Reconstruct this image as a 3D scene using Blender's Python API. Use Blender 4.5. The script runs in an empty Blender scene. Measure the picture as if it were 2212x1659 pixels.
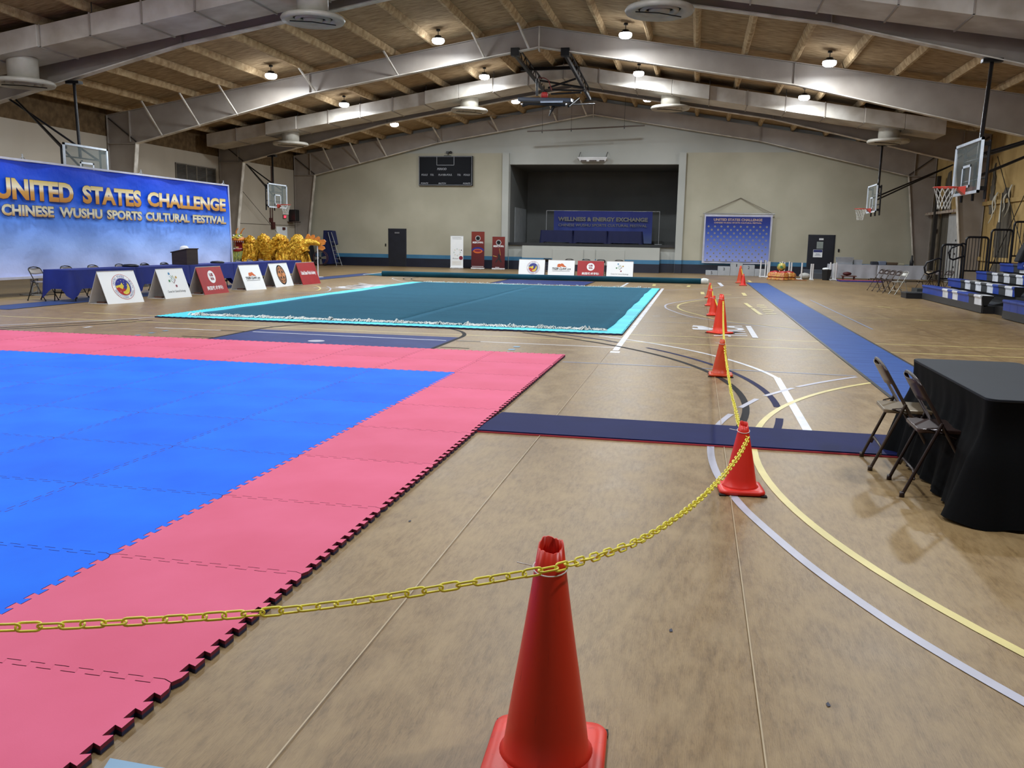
import bpy, bmesh, math, random
from mathutils import Vector, Matrix, Euler
import numpy as np
random.seed(7)
sc = bpy.context.scene
COL = sc.collection
PI = math.pi
# ---------------------------------------------------------------- camera
FPX, PITCH, ROLL, YAW, CAMH = 1880.67, 9.357, 0.979, -11.706, 1.6
IW, IH = 2212, 1659
def _basis():
    p, r, y = map(math.radians, (PITCH, ROLL, YAW))
    fwd = Vector((math.sin(y)*math.cos(p), math.cos(y)*math.cos(p), -math.sin(p)))
    right = Vector((math.cos(y), -math.sin(y), 0)); up = right.cross(fwd)
    return math.cos(r)*right+math.sin(r)*up, -math.sin(r)*right+math.cos(r)*up, fwd
RT, UP, FW = _basis()
cam = bpy.data.cameras.new('camera'); camo = bpy.data.objects.new('camera', cam); COL.objects.link(camo)
cam.sensor_width = 36; cam.lens = FPX*36/IW; cam.clip_start = .05; cam.clip_end = 300
M = Matrix((RT, UP, -FW)).transposed().to_4x4(); M.translation = (0, 0, CAMH)
camo.matrix_world = M
sc.camera = camo
# surveyed positions: where the line of sight of a photo pixel meets a known plane
def ray(px, py): return FW+RT*((px-IW/2)/FPX)-UP*((py-IH/2)/FPX)
def G(px, py, z=0):
    d = ray(px, py); t = (z-CAMH)/d.z; return d.x*t, d.y*t
def WY(px, py, Y):
    d = ray(px, py); t = Y/d.y; return d.x*t, CAMH+d.z*t
def WX(px, py, X):
    d = ray(px, py); t = X/d.x; return d.y*t, CAMH+d.z*t
def P3(px, py, dep):
    d = ray(px, py)*dep; return Vector((d.x, d.y, d.z+CAMH))
# ---------------------------------------------------------------- light, world, exposure
w = bpy.data.worlds.new('world'); sc.world = w; w.use_nodes = True
w.node_tree.nodes['Background'].inputs[0].default_value = (.8, .85, 1, 1)
w.node_tree.nodes['Background'].inputs[1].default_value = .0
LAMP_W = 165
LAMPS_X = (-15.3, -9.05, -2.65, 3.8)
LAMPS_Y = (43.4, 36.9, 30.2, 23.6, 17.0, 10.4, 3.8)
sc.view_settings.view_transform = 'Standard'; sc.view_settings.look = 'None'
sc.view_settings.gamma = 1; sc.view_settings.use_curve_mapping = False
sc.view_settings.exposure = 0.58
try: sc.cycles.max_bounces = 8; sc.cycles.diffuse_bounces = 4; sc.cycles.use_light_tree = True; sc.cycles.caustics_reflective = False; sc.cycles.caustics_refractive = False; sc.cycles.sample_clamp_indirect = 6
except Exception: pass
# ---------------------------------------------------------------- materials
def lin(c, raw=False):
    k = 1 if raw or min(c) >= 215 else .84   # painted and dyed surfaces against the white ones
    return tuple(k*((v/255)/12.92 if v/255 <= .04045 else ((v/255+.055)/1.055)**2.4) for v in c)+(1,)
MT = {}
def mat(name, c, rough=.6, metal=0, c2=None, scale=3, stretch=(1, 1, 1), bump=0, bscale=None, detail=4, spec=.5, emit=0, alpha=1, trans=0, lo=.35, hi=.65, rnd=0, coat=0, dist=.02):
    if name in MT: return MT[name]
    m = bpy.data.materials.new(name); m.use_nodes = True; nt = m.node_tree; b = nt.nodes['Principled BSDF']
    b.inputs['Roughness'].default_value = rough; b.inputs['Metallic'].default_value = metal
    b.inputs['Specular IOR Level'].default_value = spec
    b.inputs['Base Color'].default_value = lin(c); b.inputs['Alpha'].default_value = alpha
    b.inputs['Transmission Weight'].default_value = trans
    if coat: b.inputs['Coat Weight'].default_value = coat
    if emit: b.inputs['Emission Color'].default_value = lin(c); b.inputs['Emission Strength'].default_value = emit
    tc = nt.nodes.new('ShaderNodeTexCoord'); mp = nt.nodes.new('ShaderNodeMapping'); mp.inputs['Scale'].default_value = stretch
    nt.links.new(tc.outputs['Object'], mp.inputs[0])
    out = None
    c2 = c2 or tuple(max(0, v*.93) for v in c)
    n = nt.nodes.new('ShaderNodeTexNoise'); n.inputs['Scale'].default_value = scale; n.inputs['Detail'].default_value = detail
    r = nt.nodes.new('ShaderNodeValToRGB'); r.color_ramp.elements[0].position = lo; r.color_ramp.elements[1].position = hi
    r.color_ramp.elements[0].color = lin(c); r.color_ramp.elements[1].color = lin(c2)
    nt.links.new(mp.outputs[0], n.inputs['Vector']); nt.links.new(n.outputs[0], r.inputs[0]); out = r.outputs[0]
    if rnd:
        oi = nt.nodes.new('ShaderNodeObjectInfo'); hs = nt.nodes.new('ShaderNodeHueSaturation'); mr = nt.nodes.new('ShaderNodeMapRange')
        mr.inputs['To Min'].default_value = 1-rnd; mr.inputs['To Max'].default_value = 1+rnd
        nt.links.new(oi.outputs['Random'], mr.inputs[0]); nt.links.new(mr.outputs[0], hs.inputs['Value']); nt.links.new(out, hs.inputs['Color']); out = hs.outputs[0]
    if not emit: nt.links.new(out, b.inputs['Base Color'])
    if bump:
        n2 = nt.nodes.new('ShaderNodeTexNoise'); n2.inputs['Scale'].default_value = bscale or scale*4; n2.inputs['Detail'].default_value = 5
        bp = nt.nodes.new('ShaderNodeBump'); bp.inputs['Strength'].default_value = bump; bp.inputs['Distance'].default_value = dist
        nt.links.new(mp.outputs[0], n2.inputs['Vector']); nt.links.new(n2.outputs[0], bp.inputs['Height']); nt.links.new(bp.outputs[0], b.inputs['Normal'])
    MT[name] = m; return m
def floor_mat():
    m = mat('gym_vinyl', (164, 136, 94), rough=.40, spec=.38, c2=(140, 114, 78), scale=.9, stretch=(1, .35, 1), detail=6, lo=.3, hi=.7)
    nt = m.node_tree; b = nt.nodes['Principled BSDF']; L = nt.links.new
    tc = nt.nodes.new('ShaderNodeTexCoord')
    prev = b.inputs['Base Color'].links[0].from_socket
    def mul(fac_socket, col, prev):
        mx = nt.nodes.new('ShaderNodeMix'); mx.data_type = 'RGBA'; mx.blend_type = 'MULTIPLY'
        L(fac_socket, mx.inputs[0]); L(prev, mx.inputs[6]); mx.inputs[7].default_value = col; return mx.outputs[2]
    # wood-print grain: short planks running along the hall
    mp = nt.nodes.new('ShaderNodeMapping'); mp.inputs['Scale'].default_value = (22, 5.0, 1); L(tc.outputs['Object'], mp.inputs[0])
    n = nt.nodes.new('ShaderNodeTexNoise'); n.inputs['Scale'].default_value = 1.6; n.inputs['Detail'].default_value = 7; n.inputs['Roughness'].default_value = .7; L(mp.outputs[0], n.inputs[0])
    r = nt.nodes.new('ShaderNodeValToRGB'); r.color_ramp.elements[0].position = .42; r.color_ramp.elements[1].position = .66; L(n.outputs[0], r.inputs[0])
    prev = mul(r.outputs[0], (.66, .62, .58, 1), prev)
    mp1 = nt.nodes.new('ShaderNodeMapping'); mp1.inputs['Scale'].default_value = (5.5, .9, 1); L(tc.outputs['Object'], mp1.inputs[0])
    wv = nt.nodes.new('ShaderNodeTexWave'); wv.inputs['Scale'].default_value = 7; wv.inputs['Distortion'].default_value = 14; wv.inputs['Detail'].default_value = 3; wv.inputs['Detail Scale'].default_value = 1.2; L(mp1.outputs[0], wv.inputs[0])
    r1 = nt.nodes.new('ShaderNodeValToRGB'); r1.color_ramp.elements[0].position = .82; r1.color_ramp.elements[1].position = 1; r1.color_ramp.elements[1].color = (.55, .55, .55, 1); L(wv.outputs[0], r1.inputs[0])
    prev = mul(r1.outputs[0], (.66, .62, .56, 1), prev)
    mp2 = nt.nodes.new('ShaderNodeMapping'); mp2.inputs['Scale'].default_value = (2.6, 1.5, 1); L(tc.outputs['Object'], mp2.inputs[0])
    n2 = nt.nodes.new('ShaderNodeTexNoise'); n2.inputs['Scale'].default_value = 2.2; n2.inputs['Detail'].default_value = 5; L(mp2.outputs[0], n2.inputs[0])
    r2 = nt.nodes.new('ShaderNodeValToRGB'); r2.color_ramp.elements[0].position = .45; r2.color_ramp.elements[1].position = .7; L(n2.outputs[0], r2.inputs[0])
    mx = nt.nodes.new('ShaderNodeMix'); mx.data_type = 'RGBA'; mx.blend_type = 'MIX'
    mm = nt.nodes.new('ShaderNodeMath'); mm.operation = 'MULTIPLY'; mm.inputs[1].default_value = .55; L(r2.outputs[0], mm.inputs[0]); L(mm.outputs[0], mx.inputs[0]); L(prev, mx.inputs[6]); mx.inputs[7].default_value = lin((172, 146, 106))
    prev = mx.outputs[2]
    # dark scuffs
    n3 = nt.nodes.new('ShaderNodeTexNoise'); n3.inputs['Scale'].default_value = .55; n3.inputs['Detail'].default_value = 4
    mp3 = nt.nodes.new('ShaderNodeMapping'); mp3.inputs['Scale'].default_value = (1.8, .7, 1); mp3.inputs['Rotation'].default_value = (0, 0, .5); L(tc.outputs['Object'], mp3.inputs[0]); L(mp3.outputs[0], n3.inputs[0])
    r3 = nt.nodes.new('ShaderNodeValToRGB'); r3.color_ramp.elements[0].position = .52; r3.color_ramp.elements[1].position = .75; L(n3.outputs[0], r3.inputs[0])
    prev = mul(r3.outputs[0], (.84, .82, .82, 1), prev)
    L(prev, b.inputs['Base Color'])
    bp = nt.nodes.new('ShaderNodeBump'); bp.inputs['Strength'].default_value = .25; bp.inputs['Distance'].default_value = .004; L(n.outputs[0], bp.inputs['Height']); L(bp.outputs[0], b.inputs['Normal'])
    mr = nt.nodes.new('ShaderNodeMapRange'); mr.inputs['To Min'].default_value = .30; mr.inputs['To Max'].default_value = .5; L(n2.outputs[0], mr.inputs[0]); L(mr.outputs[0], b.inputs['Roughness'])
    return m
def grad_mat(name, stops, z0, z1, rough=.5, bump=0, axis='Z', spec=.4):
    """printed colour gradient running along one axis of the object"""
    m = mat(name, (255, 255, 255), rough=rough, spec=spec, bump=bump, bscale=2.5, dist=.05)
    nt = m.node_tree; b = nt.nodes['Principled BSDF']; L = nt.links.new
    tc = nt.nodes.new('ShaderNodeTexCoord'); sp = nt.nodes.new('ShaderNodeSeparateXYZ'); L(tc.outputs['Object'], sp.inputs[0])
    mr = nt.nodes.new('ShaderNodeMapRange'); mr.inputs['From Min'].default_value = z0; mr.inputs['From Max'].default_value = z1; L(sp.outputs[axis], mr.inputs[0])
    r = nt.nodes.new('ShaderNodeValToRGB'); e = r.color_ramp.elements
    e[0].position = stops[0][0]; e[0].color = lin(stops[0][1], True); e[1].position = stops[-1][0]; e[1].color = lin(stops[-1][1], True)
    for p, c in stops[1:-1]:
        x = e.new(p); x.color = lin(c, True)
    L(mr.outputs[0], r.inputs[0]); L(r.outputs[0], b.inputs['Base Color']); return m
# ---------------------------------------------------------------- mesh builder
class MB:
    def __init__(s): s.v = []; s.f = []; s.m = []; s.s = []
    def add(s, vs, fs, m=0, sm=False):
        o = len(s.v); s.v += [tuple(v) for v in vs]; s.f += [tuple(i+o for i in f) for f in fs]; s.m += [m]*len(fs); s.s += [sm]*len(fs); return s
    def box(s, x0, y0, z0, x1, y1, z1, m=0):
        if x0 > x1: x0, x1 = x1, x0
        if y0 > y1: y0, y1 = y1, y0
        if z0 > z1: z0, z1 = z1, z0
        vs = [(x, y, z) for z in (z0, z1) for x, y in ((x0, y0), (x1, y0), (x1, y1), (x0, y1))]
        return s.add(vs, [(3, 2, 1, 0), (4, 5, 6, 7), (0, 1, 5, 4), (1, 2, 6, 5), (2, 3, 7, 6), (3, 0, 4, 7)], m)
    def hexa(s, b, t, m=0):
        """prism between two equal loops of points"""
        n = len(b)
        return s.add(list(b)+list(t), [tuple(range(n-1, -1, -1)), tuple(range(n, 2*n))]+[(i, (i+1) % n, n+(i+1) % n, n+i) for i in range(n)], m)
    def bar(s, a, b, w, h, m=0, up=(0, 0, 1)):
        a = Vector(a); b = Vector(b); d = (b-a).normalized(); u = Vector(up)
        if abs(d.dot(u)) > .98: u = Vector((1, 0, 0))
        r = d.cross(u).normalized(); u = r.cross(d)
        q = [r*(w/2)*i+u*(h/2)*j for i, j in ((-1, -1), (1, -1), (1, 1), (-1, 1))]
        return s.hexa([a+k for k in q], [b+k for k in q], m)
    def tube(s, pts, r, n=8, m=0, closed=False, sm=True):
        pts = [Vector(p) for p in pts]; N = len(pts); rs = r if isinstance(r, (list, tuple)) else [r]*N
        vs = []; ref = None
        for i, p in enumerate(pts):
            if closed: d = (pts[(i+1) % N]-pts[i-1])
            else: d = pts[min(i+1, N-1)]-pts[max(i-1, 0)]
            if d.length < 1e-9: d = Vector((0, 0, 1))
            d.normalize()
            if ref is None:
                ref = Vector((0, 0, 1)) if abs(d.z) < .9 else Vector((1, 0, 0))
            ref = (ref-d*ref.dot(d)); ref = ref.normalized() if ref.length > 1e-6 else d.orthogonal().normalized()
            b = d.cross(ref)
            for k in range(n):
                a = 2*PI*k/n; vs.append(p+(ref*math.cos(a)+b*math.sin(a))*rs[i])
        fs = []
        for i in range(N if closed else N-1):
            for k in range(n):
                j = (i+1) % N; fs.append((i*n+k, i*n+(k+1) % n, j*n+(k+1) % n, j*n+k))
        s.add(vs, fs, m, sm)
        if not closed:
            s.add(vs[:n], [tuple(range(n-1, -1, -1))], m); s.add(vs[-n:], [tuple(range(n))], m)
        return s
    def lathe(s, prof, n=24, c=(0, 0, 0), m=0, sm=True, fn=None, ax='Z'):
        vs = []; c = Vector(c)
        for i, (r, z) in enumerate(prof):
            for k in range(n):
                a = 2*PI*k/n; rr = r*(fn(a, i) if fn else 1)
                p = (rr*math.cos(a), rr*math.sin(a), z)
                if ax == 'Y': p = (p[0], p[2], p[1])
                if ax == 'X': p = (p[2], p[0], p[1])
                vs.append(c+Vector(p))
        fs = [(i*n+k, i*n+(k+1) % n, (i+1)*n+(k+1) % n, (i+1)*n+k) for i in range(len(prof)-1) for k in range(n)]
        return s.add(vs, fs, m, sm)
    def grid(s, fn, nu, nv, m=0, sm=True):
        vs = [fn(i/nu, j/nv) for j in range(nv+1) for i in range(nu+1)]
        return s.add(vs, [(j*(nu+1)+i, j*(nu+1)+i+1, (j+1)*(nu+1)+i+1, (j+1)*(nu+1)+i) for j in range(nv) for i in range(nu)], m, sm)
    def build(s, name, mats, parent=None, bevel=0, world=True, seg=2, solid=0, weld=False):
        me = bpy.data.meshes.new(name)
        off = Vector((0, 0, 0))
        if parent is not None and world:
            off = parent['_loc'] if '_loc' in parent else (0, 0, 0); off = Vector(off)
        me.from_pydata([(v[0]-off.x, v[1]-off.y, v[2]-off.z) for v in s.v], [], s.f)
        mats = mats if isinstance(mats, (list, tuple)) else [mats]
        for mm in mats: me.materials.append(mm)
        me.polygons.foreach_set('material_index', s.m); me.polygons.foreach_set('use_smooth', s.s); me.update()
        if weld:
            bm = bmesh.new(); bm.from_mesh(me); bmesh.ops.remove_doubles(bm, verts=bm.verts, dist=1e-5); bmesh.ops.recalc_face_normals(bm, faces=bm.faces); bm.to_mesh(me); bm.free()
        o = bpy.data.objects.new(name, me); COL.objects.link(o)
        if parent is not None: o.parent = parent
        if solid:
            md = o.modifiers.new('t', 'SOLIDIFY'); md.thickness = solid; md.offset = 0
        if bevel:
            md = o.modifiers.new('b', 'BEVEL'); md.width = bevel; md.segments = seg; md.limit_method = 'ANGLE'; md.angle_limit = .6
        return o
def thing(name, label, cat, loc=(0, 0, 0), group=None, rz=0):
    o = bpy.data.objects.new(name, None); COL.objects.link(o); o.location = loc; o.rotation_euler = (0, 0, rz); o.empty_display_size = .2
    o['label'] = label; o['category'] = cat
    if group: o['group'] = group
    o['_loc'] = tuple(loc); return o
def tag(o, label, cat, group=None):
    o['label'] = label; o['category'] = cat
    if group: o['group'] = group
    return o
def struct(o): o['kind'] = 'structure'; return o
def origin(o, loc):
    """move a lone mesh's origin to loc without moving it"""
    loc = Vector(loc); o.data.transform(Matrix.Translation(-loc)); o.location = loc; return o
def dup(root, loc, rz=0, label=None, group=None, swap=None):
    r = root.copy(); COL.objects.link(r); r.location = loc; r.rotation_euler = (0, 0, rz)
    if label: r['label'] = label
    if group: r['group'] = group
    def rec(a, b):
        for ch in KIDS(a):
            c = ch.copy(); COL.objects.link(c); c.parent = b
            if swap and c.type == 'MESH':
                c.data = c.data.copy()
                for i, mm in enumerate(c.data.materials):
                    if mm and mm.name in swap: c.data.materials[i] = swap[mm.name]
            rec(ch, c)
    rec(root, r)
    return r
def KIDS(o): return [c for c in bpy.data.objects if c.parent == o]
# text -> flat triangles
TC = {}
def text2d(s, bold=0):
    k = (s, bold)
    if k in TC: return TC[k]
    c = bpy.data.curves.new('t', 'FONT'); c.body = s; c.size = 1; c.offset = bold; c.resolution_u = 3
    o = bpy.data.objects.new('t', c); COL.objects.link(o); bpy.context.view_layer.update()
    me = o.to_mesh(); vs = [(v.co.x, v.co.y) for v in me.vertices]; fs = [tuple(p.vertices) for p in me.polygons]
    o.to_mesh_clear(); bpy.data.objects.remove(o); bpy.data.curves.remove(c)
    xs = [v[0] for v in vs]; ys = [v[1] for v in vs]
    TC[k] = (vs, fs, min(xs), max(xs), min(ys), max(ys)); return TC[k]
class Plane:
    """flat print surface: origin o (centre), u right, v up, n out"""
    def __init__(s, o, u, v, lift=.003):
        s.o = Vector(o); s.u = Vector(u).normalized(); s.v = Vector(v).normalized(); s.n = s.u.cross(s.v); s.l = lift
    def p(s, x, y, k=0): return s.o+s.u*x+s.v*y+s.n*(s.l*(1+k))
def d_text(mb, pl, s, cx, cy, w, h, m=0, bold=.0, k=1, shear=0):
    vs, fs, x0, x1, y0, y1 = text2d(s, bold)
    sx = w/(x1-x0); sy = h/(y1-y0)
    out = []
    for x, y in vs:
        yy = (y-y0)*sy-h/2; out.append(pl.p(cx+(x-x0)*sx-w/2+shear*yy, cy+yy, k))
    mb.add(out, fs, m)
def d_poly(mb, pl, pts, m=0, k=0):
    from mathutils.geometry import tessellate_polygon
    t = tessellate_polygon([[Vector((x, y, 0)) for x, y in pts]])
    fs = []
    for a, b, c in t:
        A, B, Cc = pts[a], pts[b], pts[c]
        cr = (B[0]-A[0])*(Cc[1]-A[1])-(B[1]-A[1])*(Cc[0]-A[0])
        fs.append((a, b, c) if cr > 0 else (a, c, b))
    mb.add([pl.p(x, y, k) for x, y in pts], fs, m)
def d_disc(mb, pl, cx, cy, r, m=0, k=0, n=32, ry=None):
    d_poly(mb, pl, [(cx+r*math.cos(2*PI*i/n), cy+(ry or r)*math.sin(2*PI*i/n)) for i in range(n)], m, k)
def d_ring(mb, pl, cx, cy, r0, r1, m=0, k=1, n=32, a0=0, a1=2*PI):
    vs = []
    for i in range(n+1):
        a = a0+(a1-a0)*i/n
        vs += [pl.p(cx+r0*math.cos(a), cy+r0*math.sin(a), k), pl.p(cx+r1*math.cos(a), cy+r1*math.sin(a), k)]
    mb.add(vs, [(2*i, 2*i+1, 2*i+3, 2*i+2) for i in range(n)], m)
def d_line(mb, pl, pts, w, m=0, k=1):
    for (x0, y0), (x1, y1) in zip(pts, pts[1:]):
        dx, dy = x1-x0, y1-y0; L = math.hypot(dx, dy) or 1; nx, ny = -dy/L*w/2, dx/L*w/2
        d_poly(mb, pl, [(x0+nx, y0+ny), (x0-nx, y0-ny), (x1-nx, y1-ny), (x1+nx, y1+ny)], m, k)
def d_rect(mb, pl, x0, y0, x1, y1, m=0, k=0): d_poly(mb, pl, [(x0, y0), (x1, y0), (x1, y1), (x0, y1)], m, k)
# palette
frame_m = mat('frame_paint', (176, 166, 156), rough=.45, c2=(162, 152, 142), scale=1.2, bump=.06)
flange_m = mat('flange_paint', (232, 226, 216), rough=.45, c2=(196, 186, 172), scale=2)
duct_m = mat('duct_paint', (226, 220, 210), rough=.4, c2=(190, 180, 166), scale=1.2)
beige_m = mat('beige_wall', (198, 193, 172), rough=.7, c2=(186, 181, 160), scale=.6, bump=.05, bscale=12)
white_w = mat('white_wall', (194, 196, 190), rough=.7, c2=(182, 184, 178), scale=.4, bump=.05)
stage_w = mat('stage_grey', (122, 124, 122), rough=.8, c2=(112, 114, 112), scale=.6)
navy_m = mat('navy_paint', (22, 26, 44), rough=.45, c2=(28, 33, 54), scale=2)
skyb_m = mat('sky_band', (70, 132, 172), rough=.5, c2=(62, 122, 160), scale=2)
black_m = mat('black_metal', (22, 22, 24), rough=.45, c2=(32, 32, 34), scale=6)
steel_m = mat('black_steel_tube', (26, 26, 30), rough=.35, metal=.3)
white_m = mat('white_board', (250, 253, 255), rough=.5, c2=(246, 250, 254))
white_p = mat('white_plastic', (232, 233, 235), rough=.35)
red_m = mat('sign_red', (190, 34, 40), rough=.45)
dark_m = mat('print_black', (25, 24, 30), rough=.5)
lampe_m = mat('lamp_lens', (235, 242, 255), emit=22)
yellow_m = mat('chain_yellow', (255, 244, 84), rough=.35, c2=(255, 236, 70), spec=.5)
# ================================================================ SETTING
XC = -5.8; XLc, XRc = -23.2, 11.6; YW = 48.65; YB0 = -6.0
FY = {'0': 23.381, 'A': 31.742, 'B': 40.118, 'C': 48.34}
def Ztop(x): return 9.03-.162*abs(x-XC)
def Zdeck(x): return Ztop(x)+.24
fl = MB(); fl.box(XLc-.3, YB0, -.1, XRc+.3, 54.2, 0)
floor = struct(fl.build('floor', floor_mat()))
floor['_loc'] = (0, 0, 0)
# walls
wl = MB(); wl.box(XLc-.2, YB0, 0, XLc, YW, 5.42, 0); 
wl.box(XLc-.01, YB0, 0, XLc+.006, YW, .5, 1); wl.box(XLc-.01, YB0, .5, XLc+.006, YW, .70, 2)
left_wall_m = mat('left_wall_paint', (206, 196, 180), rough=.7, c2=(192, 181, 163), scale=.4, stretch=(1, 1, .4), bump=.06)
struct(wl.build('wall_left', [left_wall_m, navy_m, skyb_m]))
insul_m = mat('brown_insulation', (200, 174, 136), rough=.95, c2=(142, 117, 87), scale=7, stretch=(.35, 1.7, 1), bump=.9, bscale=14, detail=8, lo=.3, hi=.72, dist=.03, spec=.1)
purlin_m = mat('sprayed_purlin', (214, 188, 148), rough=.95, c2=(176, 148, 110), scale=5, bump=1, bscale=22, dist=.03, spec=.1)
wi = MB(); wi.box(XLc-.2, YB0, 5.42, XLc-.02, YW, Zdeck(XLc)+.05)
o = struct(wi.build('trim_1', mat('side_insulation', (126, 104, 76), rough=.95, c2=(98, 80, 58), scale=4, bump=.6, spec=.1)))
# right wall: exposed fibreglass, torn open in places
rm = mat('tan_insulation', (204, 174, 118), rough=.95, c2=(172, 144, 94), scale=.9, bump=.7, bscale=9, dist=.04, spec=.1, stretch=(1, 1, .5))
wr = MB(); wr.box(XRc, YB0, 0, XRc+.2, YW, Zdeck(XRc)+.05)
wall_r = struct(wr.build('wall_right', rm)); wall_r['_loc'] = (0, 0, 0)
torn = mat('torn_backing', (112, 104, 90), rough=.9, c2=(72, 66, 56), scale=2, stretch=(1, 6, .5), bump=.8, bscale=10, lo=.3, hi=.7)
def patch(px, Y0, Y1, z0, z1, seed, m=torn, t=.05, jag=.35, name='torn_patch'):
    rr = random.Random(seed); N = 14; a = []; b = []
    for i in range(N+1):
        k = i/N; z = z0+(z1-z0)*k; s = 1-.75*max(0, k-.6)/.4
        a.append((Y0+(Y1-Y0)*(.5-.5*s)+rr.uniform(-jag, jag)*.3, z)); b.append((Y0+(Y1-Y0)*(.5+.5*s)+rr.uniform(-jag, jag)*.3, z+rr.uniform(-.1, .1)))
    mb = MB()
    for i in range(N):
        q = [a[i], b[i], b[i+1], a[i+1]]
        mb.hexa([(px, y, z) for y, z in q], [(px-t, y, z) for y, z in q])
    return mb.build(name, m, wall_r)
patch(XRc, 36.6, 38.3, 0, 3.9, 1); patch(XRc, 40.6, 41.6, .3, 3.4, 2); patch(XRc, 44.9, 46.6, 0, 5.2, 5, jag=.2)
patch(XRc, 33.0, 33.9, .2, 2.1, 3); patch(XRc, 38.9, 39.4, 3.0, 5.0, 4); patch(XRc, 46.8, 48.2, 0, 5.1, 8, m=mat('bare_board', (130, 118, 100), c2=(104, 94, 80)))
shred = mat('insulation_shred', (222, 216, 196), rough=.9, bump=.4)
for y, z, L in ((38.6, 3.7, 1.1), (38.35, 3.8, .9), (36.8, 4.0, 1.2), (37.3, 3.7, .8), (42.0, 3.0, .7)):
    mb = MB(); mb.grid(lambda u, v: (XRc-.08-.05*math.sin(v*7)-.1*v, y+(u-.5)*.16*(1-.6*v)+.1*v, z-L*v), 2, 8); mb.build('hanging_shred', shred, wall_r, solid=.02)
for z in (1.1, 3.35):
    mb = MB(); mb.box(XRc-.10, YB0, z, XRc-.02, 44.6, z+.16); mb.build('wall_girt', rm, wall_r)
for y0, y1 in ((33.4, 38.6), (38.6, 33.4)):
    mb = MB(); mb.tube([(XRc-.15, y0, .3), (XRc-.15, y1, 5.2)], .015, 6); mb.build('brace_rod', black_m, wall_r)
for y in (35.0, 39.6):   # rust streaks on the insulation
    mb = MB(); mb.hexa([(XRc-.1, y, 3.5), (XRc-.1, y+.16, 3.5), (XRc-.1, y+.12, 5.3), (XRc-.1, y+.02, 5.3)], [(XRc-.11, y, 3.5), (XRc-.11, y+.16, 3.5), (XRc-.11, y+.12, 5.3), (XRc-.11, y+.02, 5.3)])
    mb.build('rust_streak', mat('rust_stain', (150, 84, 50), rough=.9, c2=(196, 150, 100), scale=6), wall_r)
# back wall with stage opening
PX0, PX1, SZ0, SZ1 = -10.41, -1.17, 1.48, 5.77
wb = MB(); T = .25
ZP = 6.38
wb.box(XLc, YW, .70, PX0-.38, YW+T, ZP, 0); wb.box(PX1+.38, YW, .70, XRc, YW+T, ZP, 0)
for x0, x1 in ((XLc, PX0-.38), (PX1+.38, XRc)):
    wb.box(x0, YW-.004, 0, x1, YW+T, .49, 2); wb.box(x0, YW-.004, .49, x1, YW+T, .70, 3)
wb.hexa([(x, YW, z) for x, z in ((XLc, ZP), (XRc, ZP), (XRc, Zdeck(XRc)), (XC, Zdeck(XC)), (XLc, Zdeck(XLc)))], [(x, YW+T, z) for x, z in ((XLc, ZP), (XRc, ZP), (XRc, Zdeck(XRc)), (XC, Zdeck(XC)), (XLc, Zdeck(XLc)))], 1)
wb.box(PX0-.38, YW, SZ1, PX1+.38, YW+T, ZP, 1)
wb.box(PX0-.38, YW, 0, PX0, YW+T, SZ1, 1); wb.box(PX1, YW, 0, PX1+.38, YW+T, SZ1, 1)
wall_b = struct(wb.build('wall_back', [beige_m, white_w, navy_m, skyb_m])); wall_b['_loc'] = (0, 0, 0)
for x0, x1 in ((PX0-.38, PX0-.01), (PX1+.01, PX1+.38)):
    mb = MB(); mb.box(x0, YW-.22, .70, x1, YW, 6.36, 0); mb.box(x0, YW-.222, 0, x1, YW, .49, 1); mb.box(x0, YW-.222, .49, x1, YW, .70, 2)
    mb.build('pilaster', [white_w, navy_m, skyb_m], wall_b)
# rest of the hall behind the camera
mb = MB(); mb.box(XLc-.2, YB0-.2, 0, XRc+.2, YB0, 9.4); struct(mb.build('wall_front', beige_m))
# stage box
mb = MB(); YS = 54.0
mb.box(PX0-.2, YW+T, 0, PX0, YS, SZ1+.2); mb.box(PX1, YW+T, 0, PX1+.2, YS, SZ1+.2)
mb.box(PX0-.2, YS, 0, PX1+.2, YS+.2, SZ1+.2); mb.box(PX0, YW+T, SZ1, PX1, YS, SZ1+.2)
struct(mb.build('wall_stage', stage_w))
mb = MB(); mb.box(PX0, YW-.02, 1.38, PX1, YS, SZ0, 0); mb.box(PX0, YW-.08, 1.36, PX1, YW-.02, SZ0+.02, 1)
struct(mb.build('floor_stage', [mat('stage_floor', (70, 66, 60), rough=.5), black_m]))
mb = MB(); mb.box(PX0, YW+.1, .7, PX1, YW+.3, 1.38, 0); mb.box(PX0, YW+.096, 0, PX1, YW+.3, .49, 1); mb.box(PX0, YW+.096, .49, PX1, YW+.3, .7, 2)
struct(mb.build('trim_2', [white_w, navy_m, skyb_m]))
SY = 47.75; SX0, SX1 = -9.45, -1.95
mb = MB(); mb.box(SX0, SY, .68, SX1, YW-.09, 1.34, 0); mb.box(SX0-.001, SY-.003, 0, SX1+.001, YW-.09, .47, 1); mb.box(SX0-.001, SY-.003, .47, SX1+.001, YW-.09, .68, 2)
sf = struct(mb.build('trim_3', [white_w, navy_m, skyb_m])); sf['_loc'] = (0, 0, 0)
for x0, x1 in ((-7.75, -6.05), (-6.0, -5.4), (-5.35, -3.8)):
    mb = MB(); mb.box(x0, SY-.03, .35, x1, SY-.004, 1.17); mb.build('access_panel', white_w, sf, bevel=.008)
mb = MB(); mb.box(PX0+.005, 50.2, 1.5, PX0+.03, 53.5, 3.5); mb.build('access_panel', mat('stage_panel', (178, 182, 184), rough=.7), sf)
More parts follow.
